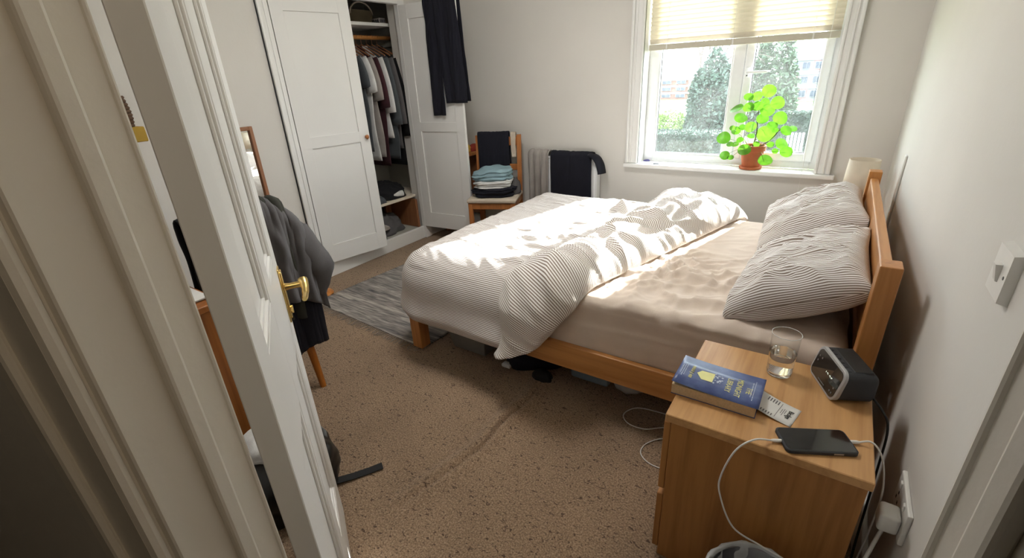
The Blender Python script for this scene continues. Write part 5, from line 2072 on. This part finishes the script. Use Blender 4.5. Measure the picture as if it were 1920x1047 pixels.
# little pedestal stool whose round foot shows past the jackets
st = thing('pedestal_stool', 'small wooden stool with a round foot beside the wardrobe plinth', 'stool', (-2.775, 1.665, 0))
o_ = MB()
o_.lathe([(0.0, 0.0), (0.068, 0.0), (0.072, 0.010), (0.066, 0.020), (0.030, 0.028), (0.0, 0.030)], (-2.775, 1.665, 0), 28, False, False)
o_.build('foot', M['orange'], st, smooth=True, angle=45)
o_ = MB()
o_.tube([(-2.775, 1.665, 0.025), (-2.785, 1.660, 0.18), (-2.80, 1.655, 0.33)], 0.016, 12)
o_.build('column', M['orange'], st, smooth=True)
o_ = MB()
o_.lathe([(0.0, 0.0), (0.085, 0.0), (0.09, 0.012), (0.08, 0.024), (0.0, 0.026)], (-2.80, 1.655, 0.325), 28, False, False)
o_.build('seat', M['orange'], st, smooth=True, angle=45)

# mirror on the left wall
mr_ = thing('wall_mirror', 'tall mirror in a slim brown frame on the left wall', 'mirror', (XL, 1.35, 0.45))
y0, y1, z0, z1 = 1.16, 1.578, 0.45, 1.128
fw = 0.022
for a, b_ in (((XL, y0, z0), (XL + 0.025, y0 + fw, z1)), ((XL, y1 - fw, z0), (XL + 0.025, y1, z1)), ((XL, y0 + fw, z1 - fw), (XL + 0.025, y1 - fw, z1)), ((XL, y0 + fw, z0), (XL + 0.025, y1 - fw, z0 + fw))):
    o_ = MB()
    o_.box(a, b_, 0.002)
    o_.build('frame_side', M['brownwood'], mr_)
o_ = MB()
o_.add([(XL + 0.010, y0 + fw, z0 + fw), (XL + 0.010, y1 - fw, z0 + fw), (XL + 0.010, y1 - fw, z1 - fw), (XL + 0.010, y0 + fw, z1 - fw)], [(0, 1, 2, 3)])
o_.build('mirror_glass', M['mirror'], mr_)

# wall shelf with a basket, glimpsed past the hinges
ws = thing('wall_shelf', 'mustard yellow box shelf glimpsed through the door hinge gap', 'shelf', (XL, 0.95, 1.13))
o_ = MB()
o_.box((XL, 0.74, 1.125), (XL + 0.16, 0.98, 1.195), 0.004)
o_.build('shelf_box', M['mustard'], ws)
bs = thing('basket', 'dark woven basket on the mustard shelf behind the door', 'basket', (XL + 0.08, 0.86, 1.196))
o_ = MB()
for k in range(9):
    z = 1.202 + k * 0.016
    rr = 0.070 + 0.004 * math.sin(k * 0.5)
    o_.tube([(XL + 0.082 + rr * math.cos(a), 0.865 + rr * 1.35 * math.sin(a), z) for a in [q * 2 * PI / 28 for q in range(29)]], 0.009, 6)
o_.build('coils', M['brown'], bs, smooth=True)
o_ = MB()
o_.lathe([(0.0, 0.0), (0.074, 0.0), (0.074, 0.13), (0.05, 0.152), (0.0, 0.158)], (XL + 0.082, 0.865, 1.197), 24, False, False)
o_.build('lid', M['brown'], bs, smooth=True)

# desk by the door wall
dk = thing('desk', 'wooden desk glimpsed through the door hinge gap', 'desk', (-2.2, 0.3, 0))
o_ = MB()
o_.box((-2.75, 0.03, 0.655), (-1.66, 0.625, 0.68), 0.003)
o_.build('desk_top', M['deskwood'], dk)
o_ = MB()
o_.box((-1.70, 0.06, 0.0), (-1.675, 0.61, 0.655), 0.003)
o_.build('end_panel', M['deskwood'], dk)
o_ = MB()
o_.box((-2.735, 0.06, 0.0), (-2.71, 0.61, 0.655), 0.003)
o_.build('end_panel', M['deskwood'], dk)
o_ = MB()
o_.box((-2.71, 0.07, 0.35), (-1.70, 0.09, 0.655))
o_.build('back_panel', M['deskwood'], dk)
o_ = MB()
for k in range(5):
    o_.box((-1.93 + k * 0.004, 0.46 - k * 0.003, 0.6805 + k * 0.002), (-1.72 + k * 0.003, 0.615 - k * 0.002, 0.6822 + k * 0.002))
tag(o_.build('paper_stack', M['paper']), 'white papers on the corner of the desk', 'paper')
o_ = MB()
o_.box((-2.10, 0.45, 0.6805), (-1.95, 0.62, 0.715), 0.004)
tag(o_.build('notebook', M['navy']), 'thick navy notebook on the desk beside the papers', 'notebook')

# bag on the floor behind the door
bg_ = thing('rucksack', 'black rucksack with a loose strap on the floor behind the door', 'bag', (-1.40, 0.56, 0))
b = MB()
nu_, nv_ = 40, 20


def bag_fn(i, j):
    a = 2 * PI * i / nu_
    f = j / (nv_ - 1)
    ex = 0.7
    c1 = math.copysign(abs(math.cos(a)) ** ex, math.cos(a))
    s1 = math.copysign(abs(math.sin(a)) ** ex, math.sin(a))
    r = (0.92 + 0.12 * math.sin(f * PI)) * (math.cos(max(0, f - 0.62) / 0.38 * PI / 2) ** 0.7 if f > 0.62 else 1)
    r *= 1 + 0.10 * nz(c1 * 1.5, s1 * 1.5, f * 3) + 0.03 * ridge(a, f * 6, 2)
    return (-1.405 + 0.155 * c1 * r, 0.545 + 0.155 * s1 * r, 0.26 * f + 0.012 * nz(c1 * 3, s1 * 3, 5) * (f > 0.1)), (0, 0)


b.grid(nu_, nv_, bag_fn, closed_u=True)
b.f.append(tuple(reversed(range(nu_))))
b.build('bag_body', M['leather'], bg_, smooth=True)
b = MB()
q0, q1 = hit(638, 905, 'z', 0.0), hit(718, 876, 'z', 0.0)
dv_ = (q1 - q0).normalized()
nv2 = Vector((-dv_.y, dv_.x, 0))
pts = [q0 - dv_ * 0.05, q0, lerp(q0, q1, 0.35), lerp(q0, q1, 0.7), q1]
hs = [0.016, 0.010, 0.005, 0.004, 0.006]
vs = []
for p, h in zip(pts, hs):
    vs += [p + nv2 * 0.016 + Vector((0, 0, h)), p - nv2 * 0.016 + Vector((0, 0, h))]
b.add(vs, [(2 * k, 2 * k + 1, 2 * k + 3, 2 * k + 2) for k in range(4)])
b.build('strap', M['strap'], bg_, solid=0.003, offset=1.0)
heap('printed_top', 'white printed top spilling out of the black rucksack', 'clothing', (-1.40, 0.545, 0.235), 0.105, 0.10, 0.045, M['whitecloth'], 61, amp=0.3)

# ------------------------------------------------------------------ unseen ceiling light above the frame, added as room fill
cl = thing('added_ceiling_light', 'round white ceiling light, unseen, added to fill the bedroom', 'light', (-1.35, 1.75, ZC))
o_ = MB()
o_.lathe([(0.0, -0.03), (0.335, -0.03), (0.345, -0.015), (0.345, 0.0), (0.0, 0.0)], (-1.35, 1.75, ZC), 40, False, False)
o_.build('rim', M['plastic_w'], cl, smooth=True, angle=40)
mt, nt, bb = new_mat('fill_light_diffuser')
bb.inputs['Base Color'].default_value = (0.8, 0.8, 0.8, 1)
bb.inputs['Emission Color'].default_value = (1.0, 0.97, 0.93, 1)
bb.inputs['Emission Strength'].default_value = 7.8
o_ = MB()
o_.lathe([(0.0, -0.075), (0.15, -0.070), (0.26, -0.056), (0.32, -0.031), (0.0, -0.031)], (-1.35, 1.75, ZC), 32, False, False)
o_.build('diffuser', mt, cl, smooth=True)

# unseen hall light behind the camera, added to brighten the door jambs
hcl = dp(0.88, -0.62, ZC)
hl_ = thing('added_ceiling_light', 'small warm hall light, unseen, added to brighten the door jambs', 'light', hcl)
o_ = MB()
o_.lathe([(0.0, -0.02), (0.11, -0.02), (0.115, 0.0), (0.0, 0.0)], hcl, 28, False, False)
o_.build('rim', M['plastic_w'], hl_, smooth=True, angle=40)
mt, nt, bb = new_mat('hall_fill_diffuser')
bb.inputs['Base Color'].default_value = (0.8, 0.8, 0.8, 1)
bb.inputs['Emission Color'].default_value = (1.0, 0.80, 0.56, 1)
bb.inputs['Emission Strength'].default_value = 19.0
o_ = MB()
o_.lathe([(0.0, -0.055), (0.06, -0.048), (0.10, -0.021), (0.0, -0.021)], hcl, 28, False, False)
o_.build('diffuser', mt, hl_, smooth=True)

# ------------------------------------------------------------------ outdoors
GZ = -2.4


def leafmat(name, c):
    return mat_transl(name, c, 0.15, 0.6, 0.35, 3)


M['conifer'] = leafmat('conifer_foliage', (0.030, 0.060, 0.042))
M['evergreen'] = leafmat('evergreen_foliage', (0.045, 0.080, 0.045))
M['hedge'] = leafmat('hedge_foliage', (0.018, 0.040, 0.026))
M['shrub'] = leafmat('bright_shrub', (0.10, 0.17, 0.03))
M['lawn'] = plain('lawn', (0.08, 0.13, 0.035), 0.95, var=0.3, nscale=1.5)
M['bark'] = plain('bare_bark', (0.10, 0.08, 0.07), 0.9, var=0.2, nscale=6)
M['brickfar'] = plain('far_brick', (0.17, 0.085, 0.065), 0.9, var=0.2, nscale=1.5)
M['render'] = plain('far_render', (0.15, 0.165, 0.18), 0.8, var=0.05, nscale=1)
M['farwin'] = plain('far_window', (0.03, 0.04, 0.06), 0.2, var=0.2, nscale=1)
M['farpanel'] = plain('far_pink_panel', (0.16, 0.09, 0.09), 0.8, var=0.1, nscale=1)
g_ = MB()
g_.box((-90, 4.2, GZ - 0.3), (60, 160, GZ))
struct(g_.build('ground', M['lawn']), 'green lawn outside the window', 'lawn')


def bush(name, label, cat, c, rx, ry, h, mat, n, size, seed, cone=0.0, group=None):
    rnd = random.Random(seed)
    root = thing(name, label, cat, c, group)
    b = MB()
    vs, fs = [], []
    for k in range(n):
        while True:
            x, y, z = rnd.uniform(-1, 1), rnd.uniform(-1, 1), rnd.uniform(0, 1)
            r = math.hypot(x, y)
            lim = (1 - cone * z) * (math.sqrt(max(0, 1 - max(0, (z - 0.35) / 0.65) ** 2)) if cone < 0.5 else 1) * (0.85 + 0.25 * nz(x * 2 + seed, y * 2, z * 4))
            if lim * 0.55 < r < lim:
                break
        p = Vector((c[0] + x * rx, c[1] + y * ry, c[2] + z * h))
        d = Vector((rnd.gauss(0, 1), rnd.gauss(0, 1), rnd.gauss(0, 0.7))).normalized()
        e = d.cross(Vector((rnd.gauss(0, 1), rnd.gauss(0, 1), rnd.gauss(0, 1)))).normalized()
        s = size * rnd.uniform(0.5, 1.3)
        k0 = len(vs)
        vs += [p - e * s * 0.4, p + d * s, p + e * s * 0.4, p - d * s * 0.6]
        fs.append((k0, k0 + 1, k0 + 2, k0 + 3))
    b.add(vs, fs)
    f_ = b.build('foliage', mat, root)
    b = MB()
    b.tube([c, (c[0], c[1], c[2] + h * 0.6)], [rx * 0.06 + 0.03, 0.02], 7)
    b.build('trunk', M['bark'], root)
    return root


def at(u, v, D):
    return hit(u, v, 'y', D)


c0 = at(1328, 235, 24)
bush('conifer', 'dense grey green evergreen outside the left window pane', 'tree', (c0.x, 24, GZ), 1.55, 1.4, 4.4, M['conifer'], 9000, 0.15, 3, 0.35)
c0 = at(1438, 200, 30)
bush('conifer', 'tall evergreen seen behind the potted plant in the right pane', 'tree', (c0.x, 30, GZ), 1.9, 1.6, 6.2, M['evergreen'], 8000, 0.18, 5, 0.45)
c0 = at(1255, 225, 30)
bush('shrub', 'bright yellow green shrub on the lawn beyond the hedge', 'shrub', (c0.x, 30, GZ), 1.3, 1.0, 1.3, M['shrub'], 1500, 0.12, 8)


def hedge(name, label, x0, x1, y0, y1, z1, seed, n):
    rnd = random.Random(seed)
    root = thing(name, label, 'hedge', ((x0 + x1) / 2, (y0 + y1) / 2, GZ))
    b = MB()
    b.box((x0 + 0.08, y0 + 0.08, GZ), (x1 - 0.08, y1 - 0.08, z1 - 0.08))
    b.build('core', M['hedge'], root)
    b = MB()
    vs, fs = [], []
    for k in range(n):
        s = rnd.random()
        if s < 0.6:
            p = Vector((rnd.uniform(x0, x1), y0 + rnd.uniform(0, 0.12), rnd.uniform(GZ, z1)))
        else:
            p = Vector((rnd.uniform(x0, x1), rnd.uniform(y0, y1), z1 - rnd.uniform(0, 0.1)))
        d = Vector((rnd.gauss(0, 1), rnd.gauss(0, 1), rnd.gauss(0, 1))).normalized() * rnd.uniform(0.03, 0.07)
        e = d.cross(Vector((rnd.gauss(0, 1), rnd.gauss(0, 1), rnd.gauss(0, 1)))).normalized() * 0.03
        k0 = len(vs)
        vs += [p - e, p + d, p + e, p - d]
        fs.append((k0, k0 + 1, k0 + 2, k0 + 3))
    b.add(vs, fs)
    b.build('leaves', M['hedge'], root)
    return root


hl, hr = at(1215, 250, 15), at(1372, 252, 15)
hedge('clipped_hedge', 'dark clipped hedge along the bottom of the left window pane', hl.x - 1.0, hr.x + 0.1, 15, 16.2, hl.z, 2, 9000)
hl, hr = at(1440, 212, 22), at(1540, 215, 22)
hedge('clipped_hedge', 'dark clipped hedge below the flats in the right pane', hl.x - 0.3, hr.x + 1.5, 22, 23.2, hl.z, 4, 7000)

# bare tree
bt = thing('bare_tree', 'leafless tree with spreading branches outside the left pane', 'tree', (at(1296, 200, 27).x, 27, GZ))
rnd = random.Random(21)
b = MB()
tx = bt.location.x


def grow(p, d, L, r, depth):
    pts = [p]
    q = p.copy()
    dd_ = d.copy()
    for k in range(4):
        dd_ = (dd_ + Vector((rnd.gauss(0, .10), rnd.gauss(0, .10), rnd.gauss(0, .06) + 0.03))).normalized()
        q = q + dd_ * (L / 4)
        pts.append(q.copy())
    b.tube(pts, [r * (1 - 0.12 * k) for k in range(5)], 5)
    if depth == 0:
        return
    for k in range(3 if depth > 1 else 4):
        a = rnd.uniform(0, 2 * PI)
        sp_ = rnd.uniform(0.35, 0.75)
        x = dd_.orthogonal().normalized()
        y = dd_.cross(x)
        nd_ = (dd_ * math.cos(sp_) + (x * math.cos(a) + y * math.sin(a)) * math.sin(sp_)).normalized()
        grow(pts[2 + (k % 3)] if k else pts[-1], nd_, L * rnd.uniform(0.6, 0.8), r * 0.58, depth - 1)


grow(Vector((tx, 27, GZ)), Vector((0.03, 0, 1)), 2.6, 0.17, 5)
b.build('branches', M['bark'], bt)


def building(name, label, x0, x1, y, z0, z1, depth, wall, floors, colsn, panel=None, step=None):
    root = thing(name, label, 'building', ((x0 + x1) / 2, y + depth / 2, z0))
    b = MB()
    b.box((x0, y, z0), (x1, y + depth, z1))
    if step:
        b.box((x0 + (x1 - x0) * step[0], y + 1, z1 - 0.01), (x0 + (x1 - x0) * step[1], y + depth - 1, z1 + step[2]))
    b.build('wall', wall, root)
    fh = (z1 - z0) / floors
    for f in range(floors):
        for k in range(colsn):
            cw = (x1 - x0) / colsn
            wx0, wz0 = x0 + cw * (k + 0.18), z0 + fh * (f + 0.28)
            if panel and (f + k) % 3 == 1:
                p = MB()
                p.box((x0 + cw * k + 0.05, y - 0.05, z0 + fh * f + 0.1), (x0 + cw * (k + 1) - 0.05, y, z0 + fh * (f + 1) - 0.1))
                p.build('cladding_panel', panel, root)
            w = MB()
            w.box((wx0, y - 0.14, wz0), (wx0 + cw * 0.64, y - 0.06, wz0 + fh * 0.52))
            wo = w.build('window', M['render'], root)
            g = MB()
            g.box((wx0 + cw * 0.04, y - 0.17, wz0 + fh * 0.04), (wx0 + cw * 0.30, y - 0.13, wz0 + fh * 0.48))
            g.box((wx0 + cw * 0.34, y - 0.17, wz0 + fh * 0.04), (wx0 + cw * 0.60, y - 0.13, wz0 + fh * 0.48))
            g.build('pane', M['farwin'], wo)
        s = MB()
        s.box((x0 - 0.1, y - 0.12, z0 + fh * (f + 1) - 0.14), (x1 + 0.1, y, z0 + fh * (f + 1) + 0.06))
        s.build('floor_band', M['render'], root)
    return root


a0, a1 = at(1480, 112, 55), at(1575, 112, 55)
building('apartment_block', 'pale modern apartment block beyond the right window pane', a0.x, a1.x, 55, GZ, a0.z, 10, M['render'], 3, 4, M['farpanel'], (0.1, 0.55, 0.9))
a0, a1 = at(1225, 150, 60), at(1292, 150, 60)
building('brick_house', 'pinkish brick building beyond the bare tree', a0.x - 2.5, a1.x, 60, GZ, a0.z, 10, M['brickfar'], 3, 4)
for k in range(5):
    p = at(1478 + k * 7, 255, 20)
    b = MB()
    b.box((p.x - 0.035, 20, GZ), (p.x + 0.035, 20.07, p.z + 0.10), 0.01)
    tag(b.build('fence_post', M['upvc']), ('leftmost', 'second from left', 'middle', 'fourth from left', 'rightmost')[k] + ' of five white posts before the right hedge', 'post', 'white posts by the hedge')
